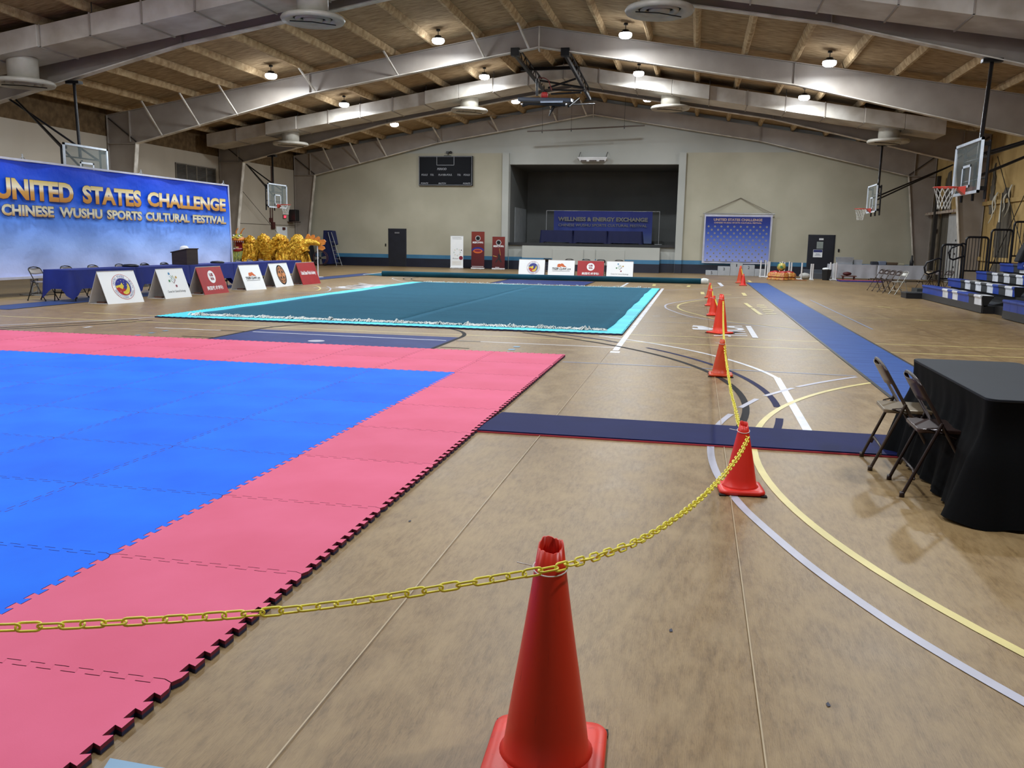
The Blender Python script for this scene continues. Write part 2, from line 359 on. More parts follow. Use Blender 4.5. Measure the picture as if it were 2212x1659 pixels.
# doors in the back wall
door_m = mat('door_black', (24, 27, 38), rough=.5, c2=(30, 33, 46))
def door(n, x0, x1, zt, parts):
    mb = MB(); mb.box(x0, YW-.06, .01, x1, YW-.005, zt)
    d = struct(mb.build(f'door_{n}', door_m, bevel=.01)); d['_loc'] = (0, 0, 0)
    mb = MB(); mb.box(x0-.05, YW-.03, 0, x0, YW+.01, zt+.05); mb.box(x1, YW-.03, 0, x1+.05, YW+.01, zt+.05); mb.box(x0-.05, YW-.03, zt, x1+.05, YW+.01, zt+.05)
    mb.build('door_frame', mat('door_frame_paint', (196, 190, 172) if n == 2 else (40, 42, 54)), d)
    return d
d1 = door(1, -17.5, -16.5, 2.12, 0)
pl = Plane((-17, YW-.062, 1.93), (1, 0, 0), (0, 0, 1)); mb = MB(); [d_rect(mb, pl, -.14+.075*k, -.04, -.085+.075*k, .04) for k in range(4)]; mb.build('lettering', mat('print_grey', (150, 150, 155)), d1)
d2 = door(2, 5.75, 7.0, 2.12, 0)
for (x, z, ww, h, mm) in ((6.35, 1.94, .22, .10, white_p), (6.3, 1.63, .32, .36, mat('vision_glass', (170, 180, 176), rough=.15)), (6.22, 1.20, .46, .40, white_m)):
    mb = MB(); mb.box(x-ww/2, YW-.075, z-h/2, x+ww/2, YW-.06, z+h/2); mb.build('door_sign', mm, d2)
mb = MB(); pl = Plane((6.22, YW-.076, 1.2), (1, 0, 0), (0, 0, 1)); d_rect(mb, pl, -.22, .06, .22, .19, 0); d_rect(mb, pl, -.1, -.04, .1, -.02, 0, 1); d_rect(mb, pl, -.15, -.1, .15, -.085, 0, 1); mb.build('sign_print', mat('print_navy', (52, 60, 130)), d2)
mb = MB(); mb.box(7.22, YW-.04, 1.3, 7.3, YW, 1.45); mb.build('light_switch', black_m, wall_b)
mb = MB(); mb.box(-17.75, YW-.03, 1.15, -17.68, YW, 1.3); mb.build('light_switch', black_m, wall_b)
# ceiling deck
mb = MB()
for xa, xb in ((XLc-.2, XC), (XC, XRc+.2)):
    q = [(xa, Zdeck(xa)), (xb, Zdeck(xb)), (xb, Zdeck(xb)+.1), (xa, Zdeck(xa)+.1)]
    mb.hexa([(x, YB0-.2, z) for x, z in q], [(x, YW+.25, z) for x, z in q])
ceil = struct(mb.build('ceiling', insul_m)); ceil['_loc'] = (0, 0, 0)
def purlin(x, y0, y1, seed):
    rr = random.Random(seed); z = Zdeck(x); N = 12; mb = MB(); loops = []
    for i in range(N+1):
        y = y0+(y1-y0)*i/N; a = .08+rr.uniform(-.01, .01); h = .20+rr.uniform(-.015, .012); j = rr.uniform(-.008, .008)
        loops.append([(x-a-.05, y, z+.01), (x-a+j, y, z-h*.7), (x-a*.5+j, y, z-h), (x+a*.5+j, y, z-h), (x+a+j, y, z-h*.7), (x+a+.05, y, z+.01)])
    vs = [p for l in loops for p in l]; fs = [(i*6+k, i*6+k+1, (i+1)*6+k+1, (i+1)*6+k) for i in range(N) for k in range(5)]
    mb.add(vs, fs, 0, False); mb.build('purlin', purlin_m, ceil)
bays = [(15.02, 23.38), (23.38, 31.74), (31.74, 40.12), (40.12, 48.6)]
PUR = [XC+s*(.6+1.62*i) for i in range(11) for s in (-1, 1)]
for bi, (a, b) in enumerate(bays):
    for i, x in enumerate(PUR):
        if XLc < x < XRc: purlin(x, a, b, bi*40+i)
for x in PUR:
    if XLc < x < XRc:
        mb = MB(); z = Zdeck(x); mb.box(x-.08, YB0, z-.2, x+.08, 15.02, z); mb.build('purlin', purlin_m, ceil)
# ---------------------------------------------------------------- steel frames
def steel_frame(Y, label, braces=True, knee_brace=True):
    t = thing('steel_frame', label, 'steel frame', (XC, Y, 0), 'white portal frames of the roof')
    bot = [(-21.9, 5.14), (-14.51, 6.91), (XC, 8.34), (2.91, 6.91), (10.30, 5.14)]
    tw = .014
    # rafter web pieces
    for s in (-1, 1):
        kx = -21.9 if s < 0 else 10.30; bx = -14.51 if s < 0 else 2.91; ox = -23.15 if s < 0 else 11.55; base = -22.55 if s < 0 else 10.98
        mb = MB()
        for (x0, z0), (x1, z1) in (((kx, 5.14), (bx, 6.91)), ((bx, 6.91), (XC, 8.34))):
            q = [(x0, z0), (x1, z1), (x1, Ztop(x1)), (x0, Ztop(x0))]
            mb.hexa([(x, Y-tw/2, z) for x, z in q], [(x, Y+tw/2, z) for x, z in q])
        q = [(ox, 5.14), (kx, 5.14), (kx, Ztop(kx)), (ox, Ztop(ox))]
        mb.hexa([(x, Y-tw/2, z) for x, z in q], [(x, Y+tw/2, z) for x, z in q])
        mb.build('rafter_web', frame_m, t)
        mb = MB(); q = [(ox, 0), (base, 0), (kx, 5.14), (ox, 5.14)]
        mb.hexa([(x, Y-tw/2, z) for x, z in q], [(x, Y+tw/2, z) for x, z in q]); mb.build('column_web', frame_m, t)
        mb = MB(); mb.bar((base, Y, 0), (kx, Y, 5.14), .22, .03, up=(1, 0, 0)); mb.build('column_flange', flange_m, t)
        mb = MB(); mb.bar((ox, Y, 0), (ox, Y, Ztop(ox)), .2, .02, up=(1, 0, 0)); mb.build('outer_flange', frame_m, t)
        mb = MB()
        mb.bar((kx, Y, 5.14), (bx, Y, 6.91), .24, .03); mb.bar((bx, Y, 6.91), (XC, Y, 8.34), .24, .03); mb.build('bottom_flange', flange_m, t)
        mb = MB(); mb.bar((ox, Y, Ztop(ox)), (XC, Y, Ztop(XC)), .22, .025); mb.build('top_flange', frame_m, t)
        # stiffeners
        for x, z0 in ((bx, 6.91), (kx+(-.25 if s < 0 else .25), 5.2)):
            mb = MB(); mb.box(x-.012, Y-.11, z0, x+.012, Y-.007, Ztop(x)); mb.build('stiffener', frame_m, t)
        mb = MB(); mb.bar((ox+(.05 if s < 0 else -.05), Y-.05, Ztop(ox)-.1), (kx, Y-.05, 5.2), .02, .05); mb.build('stiffener', mat('stiffener_dark', (70, 62, 56)), t)
        mb = MB(); mb.box(ox, Y-.11, 5.12, kx, Y-.007, 5.15); mb.build('stiffener', frame_m, t)
    mb = MB(); mb.box(XC-.015, Y-.12, 8.2, XC+.015, Y+.12, 9.03); mb.build('ridge_plate', flange_m, t)
    if braces:
        for i in (0, 1, 3, 5, 7, 8, 9):
            x = XC-(.6+1.62*i)
            zb = 8.34-(XC-x)*(8.34-6.91)/8.71 if x > -14.51 else 6.91-(-14.51-x)*(6.91-5.14)/7.39
            mb = MB(); mb.bar((x, Y-.95, Zdeck(x)-.2), (x+.25, Y-.05, zb+.03), .06, .05); mb.build('flange_brace', flange_m, t)
    return t
steel_frame(FY['0'], 'nearest white roof frame, cut by the top of the picture', False)
steel_frame(FY['A'], 'white roof frame carrying the ceiling hoop, nearest to show its ridge')
steel_frame(FY['B'], 'white roof frame right behind the far air duct', False)
steel_frame(FY['C'], 'farthest white roof frame, standing against the stage wall')
# ---------------------------------------------------------------- air ducts with round diffusers
def duct(Yf, Yb, x0, x1, label, diffs, drop=.1):
    t = thing('air_duct', label, 'air duct', (XC, Yf, 0), 'painted metal ducts under the roof')
    xs = []; x = x0
    n = round((x1-x0)/1.55)
    for i in range(n+1): xs.append(x0+(x1-x0)*i/n)
    def zt(x): return Zdeck(x)-.30
    for i in range(n):
        a, b = xs[i]+.006, xs[i+1]-.006
        pts = [a, b] if not (a < XC < b) else [a, XC, b]
        near = any(abs((a+b)/2-d) < 1.4 for d in diffs)
        yf = Yf-(0.0 if not near else .12)
        mb = MB()
        for p, q in zip(pts, pts[1:]):
            L = [(p, zt(p)-.56), (q, zt(q)-.56), (q, zt(q)), (p, zt(p))]
            mb.hexa([(X, yf, Z) for X, Z in L], [(X, Yb, Z) for X, Z in L])
        mb.build('duct_section', duct_m, t, bevel=.012)
        if i:
            X = xs[i]; z = zt(X); mb = MB(); mb.box(X-.02, Yf-.03, z-.59, X+.02, Yb+.02, z-.55); mb.box(X-.02, Yf-.03, z-.57, X+.02, Yf-.005, z+.02); mb.build('joint_band', frame_m, t)
            if i % 2: mb = MB(); mb.tube([(X, Yf+.1, z), (X, Yf+.1, z+.32)], .012, 5); mb.build('hanger_rod', black_m, t)
    cream = mat('diffuser_paint', (206, 200, 188), rough=.4, c2=(192, 186, 172), scale=4)
    for dx in diffs:
        yc = (Yf+Yb)/2-.1; z = zt(dx)-.56
        mb = MB(); mb.lathe([(.40, z+.05), (.40, z-.30-drop), (.36, z-.30-drop)], 28, (dx, yc, 0)); nk = mb.build('diffuser', cream, t)
        nk['_loc'] = t['_loc']
        zz = z-.34-drop
        mb = MB(); mb.lathe([(.40, zz+.06), (.78, zz+.03), (.82, zz-.03), (.78, zz-.10), (.56, zz-.055), (.50, zz+.0)], 40, (dx, yc, 0)); mb.build('outer_ring', cream, nk)
        mb = MB(); mb.lathe([(.46, zz-.02), (.44, zz-.08), (.33, zz-.04), (.32, zz)], 32, (dx, yc, 0)); mb.build('middle_ring', cream, nk)
        mb = MB(); mb.lathe([(.0, zz-.07), (.24, zz-.07), (.26, zz-.02), (.0, zz+.02)], 28, (dx, yc, 0)); mb.build('centre_cone', cream, nk)
        mb = MB(); mb.lathe([(.0, zz+.04), (.5, zz+.04)], 24, (dx, yc, 0)); mb.build('diffuser_throat', black_m, nk)
        mb = MB(); mb.tube([(dx-.55, yc-.2, zz-.09), (dx, yc-.05, zz-.1), (dx+.5, yc+.3, zz-.12)], .014, 6); mb.build('damper_cord', black_m, nk)
    return t
duct(38.0, 39.55, -22.6, 9.3, 'far rectangular air duct with round diffusers, behind the ceiling hoop', (-18.7, -10.15, -1.4, 7.35))
duct(21.4, 22.85, -20.6, 10.2, 'near rectangular air duct with round diffusers, at the top edge', (-18.65, -9.95, -1.15, 7.9), .25)
# ---------------------------------------------------------------- lamps
def lamp(x, y, label, first=None):
    z = 8.33 if abs(x-XC) < 4 else 7.3
    if first is None:
        t = thing('high_bay_lamp', label, 'ceiling lamp', (x, y, z), 'glowing round lamps under the roof')
        mb = MB(); mb.lathe([(0, .16), (.10, .16), (.13, .10), (.20, .07), (.20, .05)], 20); mb.build('housing', black_m, t, world=False)
        mb = MB(); mb.lathe([(.20, .05), (.215, .0), (.20, -.06), (.14, -.10), (0, -.11)], 20); mb.build('lens', lampe_m, t, world=False)
        mb = MB(); mb.tube([(0, 0, .16), (0, 0, .34)], .012, 6); mb.lathe([(.0, .37), (.07, .37), (.07, .31), (0, .31)], 12); mb.build('hook', black_m, t, world=False)
    else: t = dup(first, (x, y, z), 0, label)
    l = bpy.data.lights.new('lamp_light', 'AREA'); l.shape = 'DISK'; l.size = .42; l.energy = LAMP_W; l.color = (.89, .955, 1.0)
    lo = bpy.data.objects.new('lamp_light', l); COL.objects.link(lo); lo.parent = t; lo.location = (0, 0, -.115)
    p = bpy.data.lights.new('lamp_side_light', 'POINT'); p.energy = LAMP_W*.08; p.shadow_soft_size = .2; p.color = (.89, .955, 1.0)
    po = bpy.data.objects.new('lamp_side_light', p); COL.objects.link(po); po.parent = t; po.location = (0, 0, -.34)
    return t
f0 = None; ALL = []
cols = ('leftmost', 'second from left', 'third from left', 'rightmost'); rows = {43.4: 'farthest lamp row', 36.9: 'middle row before the far duct', 30.2: 'front lamp row in view'}
hid = {23.6: 'first', 17.0: 'second', 10.4: 'third', 3.8: 'fourth', -2.8: 'fifth'}
for yi, y in enumerate(LAMPS_Y):
    for xi, x in enumerate(LAMPS_X):
        lb = f'white glowing ceiling lamp, {cols[xi]} in the {rows[y]}' if y in rows else f'ceiling lamp above the picture, {cols[xi]} of the {hid[y]} hidden row'
        ALL.append((x, y, lb))
for x, y, lb in ALL:
    if f0 is None: f0 = lamp(x, y, lb)
    else:
        z = 8.33 if abs(x-XC) < 4 else 7.3
        r = f0.copy(); COL.objects.link(r); r.location = (x, y, z); r['label'] = lb
        for ch in [c for c in bpy.data.objects if c.parent == f0]:
            c = ch.copy(); COL.objects.link(c); c.parent = r
# ================================================================ FLOOR MARKINGS (flat paint, parts of the floor)
LZ = [.0016]
pm = {'w': mat('line_white', (226, 226, 232), rough=.4), 'l': mat('line_lavender', (196, 194, 208), rough=.4), 'y': mat('line_yellow', (234, 216, 140), rough=.4),
      'k': mat('line_black', (34, 31, 34), rough=.65, spec=.15), 'n': mat('line_navy', (32, 34, 78), rough=.65, spec=.15), 'b': mat('line_lightblue', (150, 168, 206), rough=.4), 'c': mat('line_cyan', (120, 176, 214), rough=.4),
      'key': mat('key_blue', (34, 50, 112), rough=.55, c2=(40, 58, 122), spec=.2)}
def strip(pts, wd, c, name='court_line'):
    z = LZ[0]; LZ[0] += .00006; mb = MB(); n = len(pts); vs = []
    for i, (x, y) in enumerate(pts):
        a = pts[max(i-1, 0)]; b = pts[min(i+1, n-1)]; dx, dy = b[0]-a[0], b[1]-a[1]; L = math.hypot(dx, dy) or 1
        vs += [(x-dy/L*wd/2, y+dx/L*wd/2, z), (x+dy/L*wd/2, y-dx/L*wd/2, z)]
    mb.add(vs, [(2*i, 2*i+1, 2*i+3, 2*i+2) for i in range(n-1)]); return mb.build(name, pm[c], floor)
def circ(a, b, c):
    (ax, ay), (bx, by), (cx, cy) = a, b, c
    d = 2*(ax*(by-cy)+bx*(cy-ay)+cx*(ay-by))
    ux = ((ax*ax+ay*ay)*(by-cy)+(bx*bx+by*by)*(cy-ay)+(cx*cx+cy*cy)*(ay-by))/d
    uy = ((ax*ax+ay*ay)*(cx-bx)+(bx*bx+by*by)*(ax-cx)+(cx*cx+cy*cy)*(bx-ax))/d
    return ux, uy, math.hypot(ax-ux, ay-uy)
def arc(ps, wd, c, segs=((0, 1),), ext=(0, 0)):
    a, b, q = ps; x, y, r = circ(a, b, q)
    t0 = math.atan2(a[1]-y, a[0]-x); t1 = math.atan2(b[1]-y, b[0]-x); t2 = math.atan2(q[1]-y, q[0]-x)
    def unw(t, ref):
        while t-ref > PI: t -= 2*PI
        while t-ref < -PI: t += 2*PI
        return t
    t1 = unw(t1, t0); t2 = unw(t2, t1); t0 -= ext[0]*(t2-t0); t2 += ext[1]*(t2-t0)
    for s0, s1 in segs:
        n = max(4, int(36*(s1-s0))); strip([(x+r*math.cos(t0+(t2-t0)*(s0+(s1-s0)*i/n)), y+r*math.sin(t0+(t2-t0)*(s0+(s1-s0)*i/n))) for i in range(n+1)], wd, c)
g = lambda x, y: G(x, y)
# far-side and cross lines
strip([(-13.1, 14.36), (5.6, 14.18)], .05, 'y'); strip([(-12.2, 15.6), (-10.4, 15.5)], .05, 'y'); strip([(-1.15, 15.36), (6.8, 15.47)], .05, 'y')
strip([(-9.15, 13.5), (-7.6, 13.5)], .05, 'w'); strip([(-3.7, 13.42), (-1.12, 13.37)], .05, 'w')
mb = MB(); mb.box(-7.42, 11.2, .0004, -3.76, 13.88, .0014); mb.build('key_area', pm['key'], floor)
strip([(-7.42, 11.5), (-7.42, 13.9)], .07, 'k'); strip([(-3.76, 11.5), (-3.76, 13.9)], .07, 'k'); strip([(-7.3, 13.5), (-3.86, 13.37)], .05, 'w')
strip([(-7.9, 13.5), (-7.45, 13.5)], .05, 'k'); strip([(-3.7, 13.4), (-3.3, 13.4)], .05, 'k'); strip([(-3.7, 12.5), (-3.25, 12.5)], .05, 'k'); strip([(-8, 12.5), (-7.45, 12.5)], .05, 'k')
mb = MB(); mb.lathe([(0, .0022), (.13, .0022)], 20, (-5.75, 12.62, 0)); mb.build('painted_dot', pm['l'], floor)
arc([(-7.42, 13.9), (-5.6, 15.72), (-3.76, 13.9)], .07, 'k')
strip([(-1.12, 13.0), (-1.12, 31.6)], .09, 'w'); mb = MB(); mb.box(-1.18, 12.72, .0004, -1.04, 12.9, .002); mb.build('court_line', pm['w'], floor)
arc([g(1130, 719), g(1500, 791.5), g(1597, 923)], .07, 'k')
arc([g(1203, 721), g(1500, 776), g(1677, 931)], .07, 'n', ((0, .18), (.27, .86), (.93, 1)))
arc([g(1295, 726), g(1450, 749), g(1678, 817)], .06, 'w'); strip([g(1678, 816), g(1760, 957)], .08, 'w')
strip([g(1215, 782), g(1492, 794)], .035, 'b'); strip([g(1517, 796), g(1850, 812.5)], .035, 'b')
arc([g(1768, 850), g(1632, 989), g(2212, 1413)], .055, 'y', ext=(.2, .06))
arc([g(1722, 836), g(1536, 974), g(2212, 1517)], .055, 'l', ((.0, .025), (.045, .115), (.15, .225), (.30, .42), (.435, 1.04)), ext=(.12, .05)) if 0 else None
x_, y_, r_ = circ(g(1598, 883), g(1537, 974), g(1800, 1262))
def arcpx(pts, wd, c, n=10):
    """smooth line through surveyed floor points"""
    P = [Vector((*G(*p), 0)) for p in pts]; out = []
    for i in range(len(P)-1):
        a = P[max(i-1, 0)]; b = P[i]; q = P[i+1]; d = P[min(i+2, len(P)-1)]
        for k in range(n):
            t = k/n; out.append(.5*((2*b)+(-a+q)*t+(2*a-5*b+4*q-d)*t*t+(-a+3*b-3*q+d)*t*t*t))
    out.append(P[-1]); strip([(p.x, p.y) for p in out], wd, c)
arcpx([(1850, 814.5), (1786, 824), (1722, 836)], .055, 'l'); arcpx([(1713, 838.5), (1652, 855.5)], .055, 'l'); arcpx([(1635, 862), (1599, 881)], .055, 'l')
arcpx([(1579, 895), (1562, 908), (1549, 922), (1538, 945), (1535, 974), (1541, 1005), (1557, 1038), (1587, 1076), (1627, 1118), (1745, 1219), (1900, 1330), (2050, 1424), (2240, 1533)], .055, 'l', 8)
# second circle pair near the runner
arcpx([(1739, 714), (1595, 699), (1497, 685), (1450, 671), (1437, 663), (1447, 656), (1500, 648), (1560, 644), (1640, 642)], .05, 'l')
arcpx([(1729, 710), (1571, 694), (1500, 678), (1473, 670), (1464, 663), (1474, 656), (1517, 648.5), (1600, 643), (1650, 642)], .05, 'y')
arcpx([(1430, 627), (1520, 624), (1560, 618.6), (1552, 611)], .05, 'l')
for a, b in (((1410, 683), (1425, 683.4)), ((1446, 684), (1461, 684.3)), ((1482, 685), (1497, 685.6)), ((1433, 646), (1444, 646.3))): strip([g(*a), g(*b)], .05, 'l')
strip([g(1390, 695), g(1490, 698.5)], .03, 'l'); strip([g(1436, 661.5), g(1640, 667)], .03, 'k')
# left side lines
strip([g(0, 703), g(220, 692.5), g(347, 685)], .05, 'w'); strip([g(0, 708.5), g(220, 695.5), g(300, 690)], .05, 'k'); strip([g(0, 712), g(220, 700), g(330, 692)], .05, 'k')
strip([g(182, 708), g(198, 706)], .08, 'w')
for a in ((292, 725), (322, 720), (352, 715.5)): strip([g(*a), g(a[0]+11, a[1]-1)], .07, 'c')
for a in ((1094, 761.5), (1105, 755.5), (1116, 749.5)): strip([(G(*a)[0]-.05, G(*a)[1]), (G(*a)[0]+.05, G(*a)[1])], .12, 'c')
strip([(-15.2, 18.4), (-17.5, 18.4)], .05, 'y')
arcpx([(611, 628), (650, 627), (682, 628), (692, 623), (684, 618), (668, 616)], .05, 'y'); arcpx([(640, 634), (690, 632), (710, 629), (714, 623), (706, 619)], .05, 'l')
arcpx([(905, 598), (850, 600.5), (860, 606), (880, 609.5)], .05, 'w'); arcpx([(885, 599), (872, 601.8), (878, 605), (915, 609)], .05, 'k'); arcpx([(905, 599), (889, 602), (895, 605.5), (930, 609)], .05, 'k')
# right side lines
strip([g(1750, 648), g(1885, 712)], .035, 'b')
for a, b in (((1896, 663), (1923, 664)), ((1977, 692), (2010, 694))): strip([g(*a), g(*b)], .09, 'y')
strip([g(1792, 655), g(1898, 664)], .03, 'y') if 0 else None
strip([g(1780, 684), g(2160, 698)], .035, 'y'); strip([g(1812, 661), g(2020, 668)], .03, 'y')
strip([g(1818, 620), g(1837, 620.5)], .06, 'l')
strip([g(1526, 609), g(1642, 611)], .07, 'n')
strip([(1.6, 38.2), g(1563, 619)], .05, 'l') if 0 else None
strip([g(1553, 611), g(1560, 618)], .14, 'w')
for p, q in (((1412, 618), (1414, 614)), ((1486, 620), (1489, 617)), ((1518, 636), (1517, 631)), ((1610, 639), (1605, 633)), ((1617, 606), (1622, 610))): strip([g(*p), g(*q)], .12, 'y')
for p, q in (((1423, 617), (1440, 617.4)), ((1458, 618), (1475, 618.3)), ((1550, 636), (1580, 637)), ((1466, 603), (1466, 603))): strip([g(*p), (g(*q)[0]+.001, g(*q)[1])], .14, 'y')
# yellow word by the runner, with its bar
strip([(1.38, 24.9), (1.44, 23.2)], .10, 'y'); strip([(1.45, 22.9), (1.52, 20.9)], .10, 'y')
for (a, b) in (((1634.5, 658.8), (1651, 659.4)), ((1634.5, 662), (1656, 662.5)), ((1641.5, 665.3), (1657, 665.6)), ((1647.5, 670), (1672, 670.8)), ((1648.5, 673.6), (1669, 674.5)), ((1653.5, 677.8), (1677, 678.6))): strip([g(*a), g(*b)], .17, 'y')
# white word with arrow star, read from the right-hand side
strip([(1.07, 17.85), (1.07, 15.6)], .10, 'w')
fp = Plane((0, 0, 0), (0, 1, 0), (-1, 0, 0), lift=.0035); mb = MB()
d_text(mb, fp, 'YMCA', 16.75, -.66, 2.2, .60, bold=.03, k=0); mb.build('floor_lettering', pm['w'], floor)
mb = MB(); d_poly(mb, fp, [(17.55, -.18), (16.9, -.42), (16.7, -.30), (16.75, .0), (17.05, .02), (17.0, -.1), (17.3, -.08), (17.25, .02), (17.6, .0)]); mb.build('floor_lettering', pm['w'], floor)
strip([g(1575, 725.5), g(1576, 728)], .05, 'w')
mb = MB(); fp2 = Plane((0, 0, 0), (0, -1, 0), (1, 0, 0), lift=.0035); d_text(mb, fp2, 'YMCA', -27.6, -10.95, 3.2, 1.1, bold=.03, k=0); mb.build('floor_lettering', pm['w'], floor)
strip([(-11.9, 26.0), (-10.9, 26.2), (-10.5, 28.0), (-11.8, 29.6)], .12, 'w')
# purple key under the rolled carpet
mb = MB(); mb.box(-7.6, 32.2, .0004, -4.0, 35.6, .0014); mb.build('key_area', pm['key'], floor)
strip([(-7.6, 32.2), (-7.6, 35.6)], .07, 'k'); strip([(-4.0, 32.2), (-4.0, 35.6)], .07, 'k')
strip([g(1300, 617), g(1360, 618)], .05, 'w'); strip([g(1342, 620), g(1357, 611.5)], .1, 'w')
# seams of the vinyl sheets
seam = mat('sheet_seam', (192, 170, 136), rough=.4); pm['s'] = seam; seam2 = mat('sheet_seam_dark', (120, 100, 80), rough=.5); pm['d'] = seam2
for x in (-1.2, .29, 4.4): strip([(x, 1), (x, 13.2 if x < -1 else 36)], .0055, 's' if x < 1 else 'd')
strip([(3.6, 21.9), (-1.0, 22.3)], .02, 'd')
chip = mat('torn_chip', (40, 44, 70), rough=.6)
rc = random.Random(3)
for px, py in ((1131, 1366), (1345, 1190), (1447, 1366), (882, 1128), (1788, 1528), (1253, 1222)):
    x, y = G(px, py); mb = MB(); mb.add([(x, y, .003), (x+.012, y+.008, .003), (x+.006, y+.035, .003), (x-.004, y+.02, .003)], [(0, 1, 2, 3)]); mb.build('floor_chip', chip, floor)
mb = MB(); mb.box(-1.70, 1.75, .0004, -1.42, 2.16, .003)
mb = MB(); mb.hexa([(*G(238, 1640), .001), (*G(360, 1662), .001), (*G(300, 1700), .001), (*G(200, 1700), .001)], [(*G(238, 1640), .004), (*G(360, 1662), .004), (*G(300, 1700), .004), (*G(200, 1700), .004)])
o = mb.build('floor_tape', mat('pale_blue_tape', (140, 178, 210), rough=.5), None); tag(o, 'strip of pale blue tape on the floor under the near mat corner', 'tape')
# ================================================================ PUZZLE MATS
def edge_pts(n=10, d=.016, w=.031):
    """dovetail line from (0,0) to (1,0)"""
    p = .5/n; out = [(0, 0)]
    for j in range(1, 2*n):
        c = p*j; s = d if j % 2 else -d; ww = w*10/n
        out += [(c-ww, s), (c+ww, s)] if 1 < j < 2*n-1 else ([(c-ww*.5, s), (c+ww, s)] if j == 1 else [(c-ww, s), (c+ww*.5, s)])
    return out+[(1, 0)]
def tile_mesh(name, sx, sy, top, under, side=None, h=.03, n=10, gap=.0022):
    e = edge_pts(n); loop = []
    loop += [(x, y) for x, y in e[:-1]]
    loop += [(1+y, x) for x, y in e[:-1]]
    loop += [(x, 1+y) for x, y in reversed(e[1:])]
    loop += [(y, x) for x, y in reversed(e[1:])]
    cx = .5; g1 = 1-gap*2
    L = [((x-.5)*g1*sx, (y-.5)*g1*sy) for x, y in loop]
    N = len(L); me = bpy.data.meshes.new(name)
    vs = [(x, y, h) for x, y in L]+[(x, y, h*.5) for x, y in L]+[(x, y, .001) for x, y in L]
    fs = [tuple(range(N))]+[(i, N+i, N+(i+1) % N, (i+1) % N) for i in range(N)]+[(N+i, 2*N+i, 2*N+(i+1) % N, N+(i+1) % N) for i in range(N)]
    from mathutils.geometry import tessellate_polygon
    tri = tessellate_polygon([[Vector((x, y, 0)) for x, y in L]])
    T = []
    for a, b, c in tri:
        A, B, C_ = L[a], L[b], L[c]; cr = (B[0]-A[0])*(C_[1]-A[1])-(B[1]-A[1])*(C_[0]-A[0]); T.append((a, b, c) if cr > 0 else (a, c, b))
    fs = T+[tuple(reversed(f)) for f in fs[1:]]
    fs = T+[(i, i+N if 0 else N+i, N+(i+1) % N, (i+1) % N) for i in range(N)]+[(N+i, 2*N+i, 2*N+(i+1) % N, N+(i+1) % N) for i in range(N)]
    me.from_pydata(vs, [], fs); me.materials.append(top); me.materials.append(under); me.materials.append(side or under)
    me.polygons.foreach_set('material_index', [0]*len(T)+[2]*N+[1]*N); me.update(); return me
pink_m = mat('pink_foam', (230, 98, 134), rough=.6, spec=.3, c2=(222, 88, 122), scale=1.4, bump=.25, bscale=220, dist=.001, rnd=.035)
blue_m = mat('blue_foam', (24, 120, 255), rough=.65, spec=.15, c2=(14, 104, 246), scale=1.6, stretch=(1, 1, 1), bump=.25, bscale=220, dist=.001, rnd=.08, lo=.3, hi=.7)
under_m = mat('navy_foam', (38, 44, 84), rough=.6)
cy_m = mat('cyan_foam', (96, 240, 255), rough=.55, spec=.3, c2=(82, 226, 252), scale=1, rnd=.10)
TX, TY = 1.02, 1.055
mp_ = tile_mesh('tile_mesh_pink', TX, TY, pink_m, under_m, mat('pink_foam_side_shaded', (128, 30, 58), rough=.7)); mbl = tile_mesh('tile_mesh_blue', TX, TY, blue_m, mat('pink_under', (170, 50, 80), rough=.6))  # pink tile sides coloured darker: their shading is painted in
mt = thing('puzzle_mat', 'big blue competition mat with a pink border, made of interlocking foam tiles', 'floor mat', (-1.75, 12.07, 0))
for i in range(12):
    for j in range(11):
        pink = i == 0 or j < 2 or i == 11
        o = bpy.data.objects.new('foam_tile', mp_ if pink else mbl); COL.objects.link(o); o.parent = mt; o.location = (-TX*(i+.5), -TY*(j+.5), 0)
mc = tile_mesh('tile_mesh_cyan', 1.0, 1.0, cy_m, under_m, n=8)
mt2 = thing('border_mat', 'pale blue foam tile mat edging the teal carpet', 'floor mat', (-1.21, 15.18, 0))
CH = 15.9/16; CW = 9.08/9
for i in range(9):
    for j in range(16):
        o = bpy.data.objects.new('foam_tile', mc); COL.objects.link(o); o.parent = mt2; o.location = (-CW*(i+.5), CH*(j+.5), 0); o.scale = (CW, CH, 1)
# teal carpet, two lengths side by side, white fringe on both short ends
teal = mat('teal_carpet', (26, 78, 96), rough=.92, c2=(17, 56, 70), scale=1.3, stretch=(.5, 3.2, 1), bump=.8, bscale=60, dist=.006, lo=.32, hi=.66, spec=.15)
b_ = teal.node_tree.nodes['Principled BSDF']; b_.inputs['Sheen Weight'].default_value = .8; b_.inputs['Sheen Tint'].default_value = lin((120, 196, 235)); b_.inputs['Sheen Roughness'].default_value = .4
cp = thing('carpet', 'large teal martial arts carpet with ragged white fringe', 'carpet', (-5.6, 15.6, .03))
Y0c, Y1c = 15.62, 30.75
for x0, x1 in ((-9.78, -5.62), (-5.60, -1.50)):
    mb = MB()
    def f(u, v, x0=x0, x1=x1):
        y = Y0c+(Y1c-Y0c)*v; x = x0+(x1-x0)*u
        e = .014*math.sin(y*1.1)+.012*math.sin(y*2.7) if (u in (0, 1) and (x < -9 or x > -2)) else 0
        return (x+e, y+(.03*math.sin(x*3) if v in (0, 1) else 0), .047+.004*math.sin(x*2.1+y)+.003*math.sin(y*4))
    mb.grid(f, 16, 48); o = mb.build('carpet_length', teal, cp); md = o.modifiers.new('t', 'SOLIDIFY'); md.thickness = .012; md.offset = -1
rf = random.Random(11); mb = MB()
